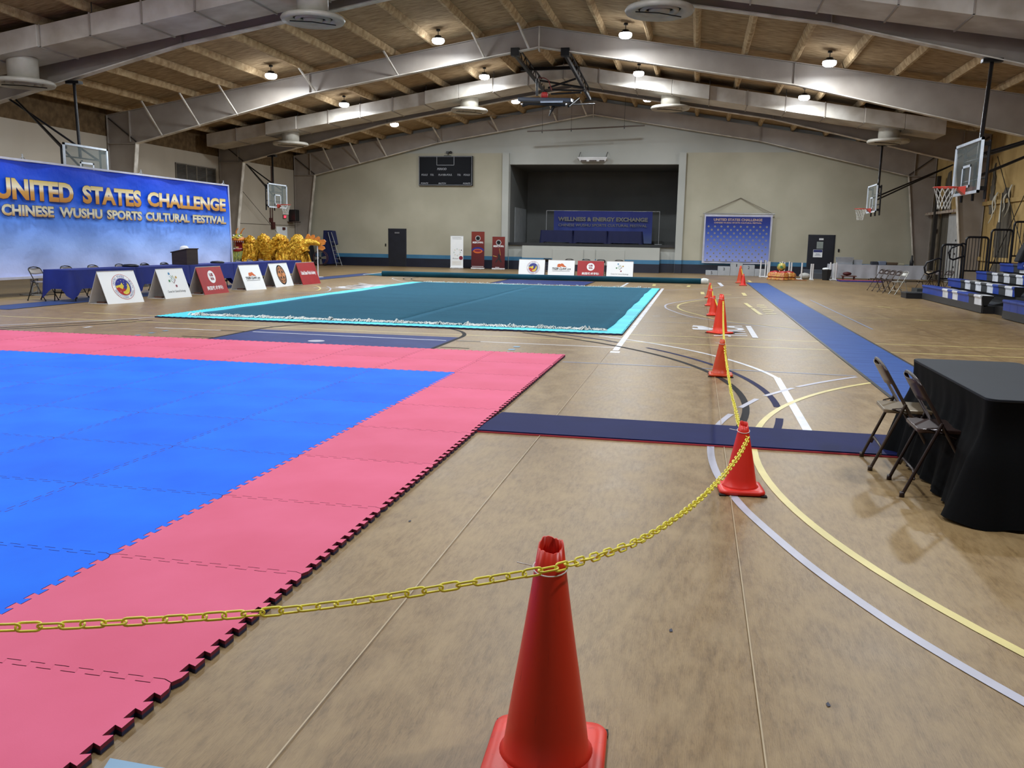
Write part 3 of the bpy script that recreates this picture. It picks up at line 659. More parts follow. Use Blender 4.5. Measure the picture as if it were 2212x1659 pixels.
for Yf_, sgn, N in ((Y0c, -1, 900), (Y1c, 1, 300)):
    for i in range(N):
        x = -9.76+8.24*rf.random(); clump = math.sin(x*9)+math.sin(x*23+1); L = .07+.03*clump*rf.random()+.05*rf.random(); a = rf.uniform(-.9, .9)
        mb.tube([(x, Yf_+.03*sgn*-1, .052), (x+a*.03, Yf_+sgn*L*.4, .052+rf.random()*.022*(1+max(0, clump))), (x+a*.1, Yf_+sgn*L, .038)], .0075, 3)
o = mb.build('fringe', mat('fringe_white', (224, 226, 222), rough=.8), cp); o['kind'] = 'stuff'
# rolled-up carpet at the far end
rl = thing('rolled_carpet', 'long rolled-up teal carpet lying across the far floor', 'carpet', (-6.4, 36, 0))
A = Vector((-13.13, 35.6, .115)); B = Vector((.22, 36.0, .115)); mb = MB()
mb.tube([A.lerp(B, i/24)+Vector((0, .03*math.sin(i*.8), 0)) for i in range(25)], .11, 16); mb.build('carpet_roll', teal, rl)
mb = MB(); mb.tube([B+Vector((0, 0, 0)), B+Vector((.1, 0, 0)), B+Vector((.2, .02, -.01)), B+Vector((.3, 0, -.02))], [.10, .13, .13, .10], 14); mb.build('fringe', mat('fringe_white', (206, 206, 198)), rl)
mb = MB(); mb.hexa([(-14.15, 36.2, .002), (-12.9, 35.5, .002), (-12.0, 38, .002), (-14.2, 40.6, .002)], [(-14.15, 36.2, .02), (-12.9, 35.5, .02), (-12.0, 38, .02), (-14.2, 40.6, .02)]); mb.build('carpet_flap', teal, rl)
mb = MB(); mb.bar((-14.2, 36.2, .02), (-14.25, 40.6, .02), .08, .02); mb.build('fringe', mat('fringe_white', (206, 206, 198)), rl)
# runner mats
run_m = mat('runner_blue', (40, 74, 140), rough=.55, spec=.15, c2=(56, 94, 164), scale=3, stretch=(.3, 3, 1), bump=.15, bscale=30)
def runner(x0, x1, y0, y1, label, m=run_m):
    t = thing('runner_mat', label, 'floor mat', ((x0+x1)/2, (y0+y1)/2, 0), 'long runner mats')
    mb = MB(); mb.box(x0+.04, y0, .001, x1-.04, y1, .008); mb.build('runner_surface', m, t)
    for x in (x0, x1-.04): mb = MB(); mb.box(x, y0, .001, x+.04, y1, .0085); mb.build('edge_strip', black_m, t)
    return t
runner(2.1, 2.98, 8.2, 38.3, 'long shiny blue runner mat leading past the cones to the far wall')
runner(-14.9, -13.95, 15.6, 38.0, 'long blue runner mat under the row of blue tables', mat('runner_left', (52, 74, 128), rough=.45, spec=.25))
nv = thing('cross_runner', 'glossy navy runner mat with red underside, crossing between pink mat and black table', 'floor mat', (0, 7.4, 0))
q0 = [(-1.76, 6.98), (2.3, 7.00), (2.35, 7.74), (-1.70, 7.78)]
mb = MB(); mb.hexa([(x, y, .012) for x, y in q0], [(x, y, .022) for x, y in q0]); mb.build('mat_surface', mat('navy_mat', (20, 27, 78), rough=.62, c2=(24, 31, 84), bump=.3, bscale=90, dist=.002, spec=.10), nv)
mb = MB(); q1 = [(x, y-.012) for x, y in q0[:2]]+q0[2:]; mb.hexa([(x, y, .001) for x, y in q1], [(x, y, .012) for x, y in q1]); mb.build('mat_underside', mat('red_under', (206, 70, 84), rough=.5), nv)
# ================================================================ CONES
def cone(label, x, y, H, rot, cm, broken=False, tie=True):
    t = thing('traffic_cone', label, 'traffic cone', (x, y, 0), 'orange traffic cones with the yellow chain', rz=rot)
    k = H/.70; rr = random.Random(int(y*10)); bw = (.185 if H > .6 else .145); mb = MB()
    # square rounded base plate
    n = 8; rad = .05; loop = []
    for cx, cy, a0 in ((1, 1, 0), (-1, 1, 90), (-1, -1, 180), (1, -1, 270)):
        for i in range(n+1):
            a = math.radians(a0+90*i/n); loop.append((cx*(bw-rad)+rad*math.cos(a), cy*(bw-rad)+rad*math.sin(a)))
    N = len(loop); rings = [(1, .008), (1, .024), (.965, .034), (.8, .036)]
    vs = [(p[0]*s, p[1]*s, z) for s, z in rings for p in loop]
    mb.add(vs, [(i*N+j, i*N+(j+1) % N, (i+1)*N+(j+1) % N, (i+1)*N+j) for i in range(3) for j in range(N)]+[tuple(3*N+j for j in range(N)), tuple(reversed(range(N)))], 0, True)
    mb.build('base', cm, t, world=False)
    mb = MB()
    for px_, py_ in ((-1, -1), (1, -1), (1, 1), (-1, 1)): mb.box(px_*bw*.9-.02, py_*bw*.9-.02, 0, px_*bw*.9+.02, py_*bw*.9+.02, .010)
    mb.box(-bw*.93, -bw*.93, .002, bw*.93, bw*.93, .009); mb.build('base_pad', mat('rubber_black', (20, 20, 20), rough=.8), t, world=False)
    r0 = bw*.72; r1 = .038 if H > .6 else .027; mb = MB(); n = 36
    prof = [(r0+.012, .036), (r0, .045)]+[(r0+(r1-r0)*i/8, .045+(H-.045)*i/8) for i in range(1, 9)]
    vs = []
    for i, (r, z) in enumerate(prof):
        for kk in range(n):
            a = 2*PI*kk/n; dz = 0
            if i == len(prof)-1: dz = ((.014*math.sin(a)+.004*math.sin(a*3+1)+rr.uniform(-.003, .003)) if broken else .003*math.sin(a*3))
            wob = 1+.015*math.sin(2*a+z*9)
            vs.append((r*wob*math.cos(a), r*wob*math.sin(a), z+dz))
    mb.add(vs, [(i*n+kk, i*n+(kk+1) % n, (i+1)*n+(kk+1) % n, (i+1)*n+kk) for i in range(len(prof)-1) for kk in range(n)], 0, True)
    o = mb.build('cone_body', cm, t, world=False); md = o.modifiers.new('t', 'SOLIDIFY'); md.thickness = .004; md.offset = -1
    if tie:
        zt = H*.90; rt = r0+(r1-r0)*(zt-.045)/(H-.045)+.004; mb = MB()
        mb.tube([(rt*math.cos(2*PI*i/24), rt*math.sin(2*PI*i/24), zt+.01*math.sin(2*PI*i/24)) for i in range(24)], .0022, 6, closed=True)
        mb.tube([(-rt, 0, zt), (-rt-.05, 0, zt+.008)], .0018, 6); mb.build('cable_tie', white_p, t, world=False)
    return t
def cone_mat(name, a, b, scuff=0):
    m = mat(name, a, rough=.38, c2=b, scale=3, stretch=(1, 1, .4), spec=.5)
    if scuff:
        nt = m.node_tree; L = nt.links.new; b_ = nt.nodes['Principled BSDF']; prev = b_.inputs['Base Color'].links[0].from_socket
        tc = nt.nodes.new('ShaderNodeTexCoord'); mp = nt.nodes.new('ShaderNodeMapping'); mp.inputs['Scale'].default_value = (26, 26, 3); L(tc.outputs['Object'], mp.inputs[0])
        n = nt.nodes.new('ShaderNodeTexNoise'); n.inputs['Scale'].default_value = 1.5; n.inputs['Detail'].default_value = 6; L(mp.outputs[0], n.inputs[0])
        r = nt.nodes.new('ShaderNodeValToRGB'); r.color_ramp.elements[0].position = .62; r.color_ramp.elements[1].position = .9; L(n.outputs[0], r.inputs[0])
        mx = nt.nodes.new('ShaderNodeMix'); mx.data_type = 'RGBA'; L(r.outputs[0], mx.inputs[0]); L(prev, mx.inputs[6]); mx.inputs[7].default_value = lin((90, 16, 14)); L(mx.outputs[2], b_.inputs['Base Color'])
    return m
ca = cone_mat('cone_red_orange', (238, 58, 32), (226, 48, 28), 1); cb = cone_mat('cone_bright', (252, 66, 34), (246, 58, 30)); cc = cone_mat('cone_faded_orange', (228, 84, 36), (214, 70, 30)); cd = cone_mat('cone_scarlet', (250, 58, 44), (242, 50, 38))
CN = [(-.385, 2.475, .70, .05, ca, True, 'biggest red cone with a ragged broken top, nearest the camera'),
      (.355, 5.74, .45, .1, cd, True, 'red cone standing in front of the navy cross runner'),
      (.36, 10.9, .45, 0, cc, False, 'dull orange cone standing on the black court arc'),
      (.48, 16.2, .70, .785, cb, True, 'bright red cone turned cornerwise beside the white floor lettering'),
      (.43, 20.2, .45, 0, cb, False, 'small orange cone right behind the cornerwise cone'),
      (.42, 23.4, .45, 0, cb, False, 'small orange cone in the middle of the far overlapping group'),
      (.44, 26.9, .45, 0, cc, False, 'small orange cone at the far end of the overlapping group'),
      (1.85, 35.7, .45, 0, cd, False, 'small red cone in front of the winners podium'),
      (1.83, 37.9, .72, 0, cc, False, 'tall faded orange cone, farthest from the camera')]
for x, y, H, r, m, bk, lb in CN: cone(lb, x, y, H, r, m, bk)
# yellow chain
chain = thing('plastic_chain', 'yellow plastic link chain strung from cone to cone', 'chain', (-.385, 2.475, .6))
def link_mesh():
    mb = MB(); L, W, r = .0295, .0118, .0034; pts = []
    for i in range(7): a = -PI/2+PI*i/6; pts.append((L-W+W*math.cos(a), W*math.sin(a), 0))
    for i in range(7): a = PI/2+PI*i/6; pts.append((-(L-W)+W*math.cos(a), W*math.sin(a), 0))
    mb.tube(pts, r, 6, closed=True); return mb
LM = link_mesh(); lme = bpy.data.meshes.new('chain_link'); lme.from_pydata([tuple(v) for v in LM.v], [], LM.f); lme.materials.append(yellow_m); lme.polygons.foreach_set('use_smooth', [True]*len(LM.f))
def catmull(P, n=24):
    out = []
    for i in range(len(P)-1):
        a = P[max(i-1, 0)]; b = P[i]; c = P[i+1]; d = P[min(i+2, len(P)-1)]
        for k in range(n):
            t = k/n; out.append(.5*((2*b)+(-a+c)*t+(2*a-5*b+4*c-d)*t*t+(-a+3*b-3*c+d)*t*t*t))
    out.append(P[-1]); return out
def walk(path, pitch):
    out = [path[0]]; acc = 0
    for a, b in zip(path, path[1:]):
        L = (b-a).length; pos = 0
        while acc+(L-pos) >= pitch:
            pos += pitch-acc; acc = 0; out.append(a.lerp(b, pos/L))
        acc += L-pos
    return out
s1 = [P3(-260, 1352, 2.06), P3(-80, 1357, 2.11), P3(60, 1354, 2.16), P3(250, 1345, 2.22), P3(450, 1332, 2.29), P3(620, 1318, 2.34), P3(800, 1295, 2.40), P3(1000, 1262, 2.46), P3(1130, 1240, 2.50), P3(1205, 1226, 2.53)]
s2 = [P3(1205, 1226, 2.53), P3(1240, 1216, 2.60), P3(1300, 1198, 2.75), P3(1380, 1168, 3.0), P3(1450, 1126, 3.4), P3(1510, 1080, 3.95), P3(1560, 1030, 4.6), P3(1595, 985, 5.15), P3(1617, 945, 5.62)]
ctop = lambda i, dx=.03: Vector((CN[i][0]+dx, CN[i][1]-.03, CN[i][2]*.84))
s3 = [ctop(1), P3(1598, 922, 5.95), P3(1590, 890, 6.6), P3(1579, 845, 7.7), P3(1572, 800, 9.0), P3(1567.5, 770, 10.2), ctop(2)]
def sag(a, b, s): return [a.lerp(b, i/6)-Vector((0, 0, s*4*(i/6)*(1-i/6))) for i in range(7)]
spans = [s1, s2, s3]+[sag(ctop(i), ctop(i+1), s) for i, s in ((2, .12), (3, .12), (4, .1), (5, .1))]+[sag(ctop(7), ctop(8), .1)]
pts = []
for s in spans[:3]:
    for p in walk(catmull(s), .0485)[(1 if pts else 0):]: pts.append(p)
nlink = 0; rest = MB(); rk = random.Random(5); tw = 0
def place(a, b, i, obj):
    global tw
    d = (b-a).normalized(); ref = Vector((0, 0, 1)); s = d.cross(ref).normalized(); u = s.cross(d)
    ang = (0 if i % 2 else PI/2)+tw; yv = s*math.cos(ang)+u*math.sin(ang); zv = d.cross(yv)
    R = Matrix((d, yv, zv)).transposed(); c = (a+b)/2
    if obj:
        o = bpy.data.objects.new('chain_link', lme); COL.objects.link(o); o.parent = chain
        m = R.to_4x4(); m.translation = c-Vector(chain['_loc']); o.matrix_basis = m
    else: rest.add([R @ Vector(v)+c for v in LM.v], LM.f, 0, True)
for i, (a, b) in enumerate(zip(pts, pts[1:])):
    tw += rk.uniform(-.25, .3)
    place(a, b, i, nlink < 298); nlink += 1
for s in spans[3:]:
    w_ = walk(catmull(s, 8), .0485)
    for i, (a, b) in enumerate(zip(w_, w_[1:])): place(a, b, i, False)
o = rest.build('chain_links', yellow_m, chain); o['kind'] = 'stuff'
# ================================================================ BLACK TABLE AND TWO CHAIRS
def blk_cloth():
    t = thing('draped_table', 'table under a floor-length black stretch cover at the right edge', 'table', (2.07, 6.35, 0))
    x0, x1, y0, y1, H = 1.69, 2.45, 5.40, 7.26, .745
    loop = []; n = 6; r = .07
    for cx, cy, a0 in ((x1-r, y1-r, 0), (x0+r, y1-r, 90), (x0+r, y0+r, 180), (x1-r, y0+r, 270)):
        for i in range(n+1): a = math.radians(a0+90*i/n); loop.append((cx+r*math.cos(a), cy+r*math.sin(a)))
    dense = []
    for i in range(len(loop)):
        a = loop[i]; b = loop[(i+1) % len(loop)]; L = math.hypot(b[0]-a[0], b[1]-a[1]); k = max(1, int(L/.035))
        for j in range(k): dense.append((a[0]+(b[0]-a[0])*j/k, a[1]+(b[1]-a[1])*j/k))
    N = len(dense); vs = []; cx, cy = (x0+x1)/2, (y0+y1)/2; R = 12
    for k in range(R+1):
        f = k/R; z = H-.004-(H-.02)*f
        for i, (x, y) in enumerate(dense):
            s = i*.035
            a = dense[i-1]; b = dense[(i+1) % N]; tx, ty = b[0]-a[0], b[1]-a[1]; L = math.hypot(tx, ty) or 1; nx, ny = ty/L, -tx/L
            w_ = (math.sin(s*21)+.6*math.sin(s*37+1)+.4*math.sin(s*9))*.022*f**1.2
            fl = -.02*math.sin(min(1, f*2)*PI)*1.2+.11*max(0, f-.25)**1.3
            corner = max(0, 1-min(math.hypot(x-qx, y-qy) for qx in (x0, x1) for qy in (y0, y1))/.35)
            fl += .10*corner*f
            zz = z if k < R else .012+.01*math.sin(s*21)
            vs.append((x+nx*(fl+w_), y+ny*(fl+w_), zz))
    mb = MB(); mb.add(vs, [(k*N+i, k*N+(i+1) % N, (k+1)*N+(i+1) % N, (k+1)*N+i) for k in range(R) for i in range(N)], 0, True)
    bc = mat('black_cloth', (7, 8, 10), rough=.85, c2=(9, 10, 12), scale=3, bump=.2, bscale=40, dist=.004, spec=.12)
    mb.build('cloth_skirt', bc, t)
    mb = MB(); mb.hexa([(x, y, H-.02) for x, y in dense], [(x, y, H) for x, y in dense]); mb.build('cloth_top', mat('black_cloth_lit_top', (26, 31, 39), rough=.7, c2=(30, 35, 44), scale=2, spec=.3), t, bevel=.006)  # top of the same cover in a lighter tone, light from above painted in
blk_cloth()
tan_ch = mat('chair_tan', (132, 116, 92), rough=.3, metal=.15, c2=(122, 106, 82)); brn_ch = mat('chair_brown', (62, 44, 40), rough=.3, metal=.15, c2=(54, 38, 36)); gry_ch = mat('chair_grey', (160, 152, 148), rough=.4); blk_ch = mat('chair_black', (26, 26, 28), rough=.45); tubeb = mat('chair_tube_brown', (74, 60, 50), rough=.35, metal=.3); silv = mat('chair_silver', (186, 184, 176), rough=.3, metal=.4)
def folding_chair(label, mseat, mback, mtube, loc, rz, group):
    t = thing('folding_chair', label, 'chair', loc, group, rz)
    W = .205; top = Vector((-.215, 0, .79)); ft = Vector((.245, 0, .012)); joint = Vector((-.035, 0, .50)); rf_ = Vector((-.235, 0, .012))
    dr = (top-ft).normalized(); pts = [(ft.x, -W-.01, ft.z)]
    a = top-dr*.07
    pts.append((a.x, -W+.005, a.z)); 
    for i in range(7):
        an = PI*(i+0)/6; pts.append(((top-dr*.07*(1-math.sin(an)*1)).x, -(W-.005)*math.cos(an), (top-dr*.07*(1-math.sin(an))).z))
    pts.append((a.x, W-.005, a.z)); pts.append((ft.x, W+.01, ft.z))
    mb = MB(); mb.tube(pts, .0115, 8); mb.build('frame_tube', mtube, t, world=False)
    # curved back panel
    nrm = Vector((dr.z, 0, -dr.x))
    def f(u, v):
        an = (u*2-1); y = an*(W-.012); h = .035+.16*v if abs(an) < .8 else .035+.16*v*(1-.25*(abs(an)-.8)/.2)
        p = top-dr*(.215-h)*1.0 - nrm*.03*(1-an*an)
        return (p.x, y, p.z)
    mb = MB(); mb.grid(f, 10, 4); mb.build('backrest', mback, t, world=False, solid=.006)
    # seat
    mb = MB(); lp = []
    for cx, cy, a0, r in ((.215-.07, .19-.07, 0, .07), (-.17+.03, .19-.03, 90, .03), (-.17+.03, -.19+.03, 180, .03), (.215-.07, -.19+.07, 270, .07)):
        for i in range(6): an = math.radians(a0+90*i/5); lp.append((cx+r*math.cos(an), cy+r*math.sin(an)))
    mb.hexa([(x, y, .425) for x, y in lp], [(x, y, .452) for x, y in lp]); mb.build('seat', mseat, t, world=False, bevel=.006)
    for s in (-1, 1):
        mb = MB(); mb.tube([(rf_.x, s*(W+.012), rf_.z), (joint.x, s*(W+.016), joint.z)], .0115, 8); mb.build('leg', mtube, t, world=False)
        mb = MB(); mb.tube([(joint.x-.012, s*(W+.016), joint.z-.03), (-.12, s*(W-.004), .455), (.06, s*(W-.006), .40)], .006, 6); mb.build('hinge_arm', mtube, t, world=False)
        for x in (rf_.x, ft.x): mb = MB(); mb.lathe([(0, 0), (.017, 0), (.016, .035), (0, .035)], 12, (x, s*(W+.011), 0)); mb.build('foot_cap', mtube, t, world=False)
    z = .17; kx = rf_.x+(joint.x-rf_.x)*z/.5; mb = MB(); mb.tube([(kx-.006, -W-.01, z-.05), (kx, -W*.8, z), (kx, W*.8, z), (kx-.006, W+.01, z-.05)], .009, 7); mb.build('crossbar', mtube, t, world=False)
    z = .14; fx = ft.x+(top.x-ft.x)*z/.79; mb = MB(); mb.tube([(fx, -W, z), (fx, W, z)], .009, 7); mb.build('crossbar', mtube, t, world=False)
    return t
gN = 'metal folding chairs'
chT = folding_chair('tan metal folding chair at the black table, farther of the two', tan_ch, tan_ch, tubeb, (1.55, 6.74, 0), -.04, gN)
chB = folding_chair('dark brown metal folding chair at the black table, nearer of the two', brn_ch, brn_ch, mat('chair_tube_dark', (52, 38, 36), rough=.3, metal=.3), (1.62, 6.08, 0), -.02, gN)
#PART3
# ================================================================ LEFT SIDE: BANNER, TABLES, SIGNS
BX = -16.5
def yb(px, py=420): return WX(px, py, BX)[0]
bl = MB(); BZ0, BZ1, BYa, BYb = .47, 3.37, 14.4, 29.05
def fb(u, v):
    y = BYa+(BYb-BYa)*u; z = BZ0+(BZ1-BZ0)*v
    d = .05*math.sin(y*1.9+z*.8)*(1-v)+.03*math.sin(y*4.1-z*2.0)*(1-v*.6)+.02*math.sin(z*5+y*2)
    sagz = -.05*abs(math.sin((y-BYa)*PI/3.05))*(v > .99)
    return (BX+d*.7, y+(.12*(1-v)**2 if u > .98 else 0), z+sagz*.8)
bl.grid(fb, 120, 30)
ban = thing('backdrop_banner', 'huge blue fabric backdrop with gold lettering, hanging on the left', 'banner', (BX, 21.7, .47))
ban_m = grad_mat('banner_blue', [(0, (196, 204, 246)), (.28, (158, 190, 255)), (.5, (98, 152, 252)), (.72, (22, 92, 232)), (1, (4, 56, 200))], 0, BZ1-BZ0, rough=.55, bump=.5)
bl.build('banner_cloth', ban_m, ban)
hem = mat('hem_white', (214, 214, 232), rough=.6)
mb = MB(); mb.box(BX-.03, BYa, BZ1-.03, BX+.03, BYb, BZ1+.02); mb.build('banner_hem', hem, ban)
mb = MB(); mb.box(BX+.0, BYa, BZ0-.03, BX+.05, BYb, BZ0+.03); mb.build('banner_hem', hem, ban)
mb = MB(); mb.bar((BX+.02, BYb-.02, BZ1), (BX+.02, BYb+.10, BZ0), .05, .03, up=(1, 0, 0)); mb.build('banner_hem', hem, ban)
gold = grad_mat('gold_letters_big', [(0, (196, 124, 38)), (.42, (214, 160, 80)), (.6, (250, 240, 214)), (1, (222, 190, 96))], 2.38-.47, 2.90-.47, rough=.5)
gold2 = grad_mat('gold_letters_small', [(0, (196, 140, 70)), (.3, (216, 196, 150)), (.55, (226, 222, 206)), (1, (214, 198, 140))], 1.99-.47, 2.27-.47, rough=.5)
shade = mat('letter_outline', (30, 52, 120), rough=.6)
bp = Plane((BX+.075, 0, 0), (0, 1, 0), (0, 0, 1), lift=.002)
rN = yb(152, 400); lN = yb(17, 400); lU = rN-1.235*(rN-lN)
for wd, a, b, z0, z1, mm, nm in (('UNITED', lU, rN, 2.385, 2.90, gold, 1), ('STATES', yb(173, 425), yb(300, 430), 2.40, 2.89, gold, 1), ('CHALLENGE', yb(314, 437), yb(483, 443), 2.44, 2.88, gold, 1),
                                 ('CHINESE', yb(-3, 452), yb(111, 460), 1.99, 2.27, gold2, 0), ('WUSHU', yb(123, 460), yb(216, 465), 2.0, 2.27, gold2, 0), ('SPORTS', yb(226, 466), yb(302, 472), 2.0, 2.27, gold2, 0), ('CULTURAL', yb(310, 472), yb(405, 478), 2.0, 2.27, gold2, 0), ('FESTIVAL', yb(412, 476), yb(484, 482), 2.0, 2.27, gold2, 0)):
    mb = MB(); d_text(mb, bp, wd, (a+b)/2, (z0+z1)/2, b-a, z1-z0, bold=.045, k=2); mb.build('gold_lettering', mm, ban)
    mb = MB(); d_text(mb, bp, wd, (a+b)/2+.006, (z0+z1)/2-.006, b-a+.03, z1-z0+.03, bold=.055, k=0); mb.build('lettering_outline', shade, ban)
tr = mat('truss_metal', (190, 192, 194), rough=.35, metal=.5)
for y in (19.4, 24.2, 28.95):
    mb = MB(); mb.tube([(BX-.12, y, 0), (BX-.12, y, BZ1+.02)], .03, 8); mb.tube([(BX-.12, y+.22, 0), (BX-.12, y+.22, .5)], .02, 6)
    for k in range(3): mb.tube([(BX-.12, y, .05+.15*k), (BX-.12, y+.22, .12+.15*k)], .01, 5)
    mb.box(BX-.45, y-.05, 0, BX+.3, y+.05, .03); mb.tube([(BX-.12, y, BZ1), (BX-.12, y, BZ1+.16)], .02, 6); mb.tube([(BX-.12, y-.12, BZ1+.02), (BX-.12, y, BZ1+.1), (BX-.12, y+.12, BZ1+.02)], .01, 5); mb.build('stand_post', tr, ban)
# blue tables in a row, each under its own cloth
royal = mat('royal_cloth', (14, 38, 132), rough=.7, c2=(10, 30, 112), scale=2, bump=.2, bscale=14, dist=.01)
def cloth(x0, x1, y0, y1, H, zb, name, label, m=royal, corner=.24, grp=None, fl0=.05, ends=(1, 1), npl=26):
    t = thing(name, label, 'tablecloth', ((x0+x1)/2, (y0+y1)/2, H), grp)
    per = []; st = .08
    def edge(a, b, k):
        L = math.hypot(b[0]-a[0], b[1]-a[1]); n = max(2, int(L/st))
        for i in range(n): f = i/n; per.append((a[0]+(b[0]-a[0])*f, a[1]+(b[1]-a[1])*f, (b[1]-a[1])/L, -(b[0]-a[0])/L, min(f*L, L-f*L)))
    edge((x1, y0), (x1, y1), 0); edge((x1, y1), (x0, y1), 1); edge((x0, y1), (x0, y0), 2); edge((x0, y0), (x1, y0), 3)
    N = len(per); R = 7; vs = []
    for k in range(R+1):
        f = k/R
        for i, (x, y, nx, ny, dc) in enumerate(per):
            cz = max(0, 1-dc/.22); zz = H+.004-(H-zb)*f-corner*cz*f
            zz = max(zz, .006)
            s = i*st; out = .012+fl0*f+.015*f*math.sin(s*npl*.5+y)+.04*cz*f
            p = per[i-1]; ax, ay = (nx+p[2])/2, (ny+p[3])/2
            if dc > .01: ax, ay = nx, ny
            vs.append((x+ax*out, y+ay*out, zz))
    mb = MB(); mb.add(vs, [(k*N+i, k*N+(i+1) % N, (k+1)*N+(i+1) % N, (k+1)*N+i) for k in range(R) for i in range(N)], 0, True)
    mb.build('cloth_skirt', m, t)
    mb = MB(); mb.hexa([(x0-.012, y0-.012, H+.001), (x1+.012, y0-.012, H+.001), (x1+.012, y1+.012, H+.001), (x0-.012, y1+.012, H+.001)], [(x0-.012, y0-.012, H+.006), (x1+.012, y0-.012, H+.006), (x1+.012, y1+.012, H+.006), (x0-.012, y1+.012, H+.006)]); mb.build('cloth_top', m, t)
    return t
def fold_table(x0, x1, y0, y1, H, label, grp, along='y'):
    t = thing('folding_table', label, 'table', ((x0+x1)/2, (y0+y1)/2, 0), grp)
    mb = MB(); mb.box(x0+.01, y0+.01, H-.045, x1-.01, y1-.01, H-.002); mb.build('tabletop', mat('table_grey', (150, 148, 144)), t, bevel=.01)
    for e in (0, 1):
        for s in (0, 1):
            if along == 'y': p = (x0+.08 if s else x1-.08, (y0+.28) if e == 0 else (y1-.28)); q = (p[0], p[1]+(-.08 if e == 0 else .08))
            else: p = ((x0+.28) if e == 0 else (x1-.28), y0+.08 if s else y1-.08); q = (p[0]+(-.08 if e == 0 else .08), p[1])
            mb = MB(); mb.tube([(p[0], p[1], H-.045), (q[0], q[1], .0)], .014, 7); mb.build('leg', black_m, t)
        if along == 'y': yy = y0+.22 if e == 0 else y1-.22; mb = MB(); mb.tube([(x0+.08, yy, .2), (x1-.08, yy, .2)], .012, 6); mb.build('leg_brace', black_m, t)
        else: xx = x0+.22 if e == 0 else x1-.22; mb = MB(); mb.tube([(xx, y0+.08, .2), (xx, y1-.08, .2)], .012, 6); mb.build('leg_brace', black_m, t)
    return t
nms = ('nearest', 'second', 'third', 'fourth', 'farthest')
for i in range(5):
    y0 = 17.86+2.44*i; y1 = y0+2.40
    fold_table(-14.95, -14.22, y0, y1, .74, f'folding table under blue cloth, {nms[i]} of the five behind the row of signs', 'folding tables behind the signs')
    cloth(-14.95, -14.22, y0, y1, .74, .30, 'tablecloth', f'royal blue cloth on the {nms[i]} of the five tables behind the signs', grp='blue cloths on the left tables')
cw = [90, 137, 180, 226, 270, 304, 335, 517, 538, 560]
ycs = [18.08, 19.15, 20.15, 21.25, 22.35, 23.3, 24.15, 27.6, 28.4, 29.2]
names_c = ('first grey folding chair at the open end of the blue tables', 'second grey folding chair behind the nearest blue table', 'third grey folding chair behind the blue tables', 'fourth grey folding chair behind the blue tables', 'black-backed folding chair, nearest of the three black ones behind the blue tables', 'black-backed folding chair, middle of the three black ones behind the blue tables', 'black-backed folding chair beside the lectern', 'grey folding chair right after the lectern, at the dragon head', 'grey folding chair below the middle of the golden dragon', 'grey folding chair below the tail half of the golden dragon')
tb_ = mat('chair_tube_black', (40, 38, 38), rough=.4, metal=.3)
cg = folding_chair(names_c[0], gry_ch, gry_ch, tb_, (-15.20, ycs[0], 0), 0, 'folding chairs behind the blue tables')
for i in range(1, 10):
    dup(cg, (-15.20, ycs[i], 0), 0, names_c[i], swap={'chair_grey': blk_ch} if 4 <= i <= 6 else None)
# lectern with white helmet
lec = thing('tabletop_lectern', 'dark wood tabletop lectern on the blue tables', 'lectern', (-14.55, 23.2, .75))
wood = mat('dark_walnut', (56, 40, 34), rough=.5, c2=(44, 30, 26), scale=3, stretch=(1, 1, 6))
LX0, LX1, LYa, LYb = -14.84, -14.36, 22.86, 23.44
mb = MB(); q = [(LX0, .75), (LX1, .75), (LX1, 1.19), (LX0, 1.09)]
for ya, yb_ in ((LYa, LYa+.02), (LYb-.02, LYb)): mb = MB(); mb.hexa([(x, ya, z) for x, z in q], [(x, yb_, z) for x, z in q]); mb.build('side_panel', wood, lec)


mb = MB(); mb.box(LX1-.02, LYa+.02, .75, LX1, LYb-.02, 1.19); mb.build('front_panel', wood, lec)
mb = MB(); mb.hexa([(LX0-.03, LYa-.02, 1.085), (LX1+.02, LYa-.02, 1.195), (LX1+.02, LYb+.02, 1.195), (LX0-.03, LYb+.02, 1.085)], [(LX0-.03, LYa-.02, 1.11), (LX1+.02, LYa-.02, 1.22), (LX1+.02, LYb+.02, 1.22), (LX0-.03, LYb+.02, 1.11)]); mb.build('sloped_top', wood, lec)
hel = thing('helmet', 'white safety helmet on top of the lectern', 'helmet', (-14.58, 23.1, 1.17))
mb = MB(); mb.lathe([(.13, 0), (.128, .04), (.11, .085), (.07, .115), (.0, .125)], 20, (-14.58, 23.1, 1.17)); mb.build('helmet_shell', white_p, hel)
mb = MB(); mb.lathe([(.135, -.005), (.15, .0), (.135, .01)], 20, (-14.58, 23.1, 1.17)); mb.box(-14.46, 23.04, 1.172, -14.38, 23.16, 1.18); mb.build('brim', white_p, hel)
# black bags on the tables
for i, (y, L_) in enumerate(((20.6, .5), (24.9, .35))):
    mb = MB(); mb.lathe([(0, 0), (.14, .0), (.15, .03), (.11, .06), (0, .07)], 14, (-14.6, y, .752), fn=lambda a, k: 1+.5*abs(math.cos(a))); o = mb.build('black_bag', blk_ch); tag(o, ('flat black bag lying on the nearer blue tables', 'small black bag on the blue table past the lectern')[i], 'bag')
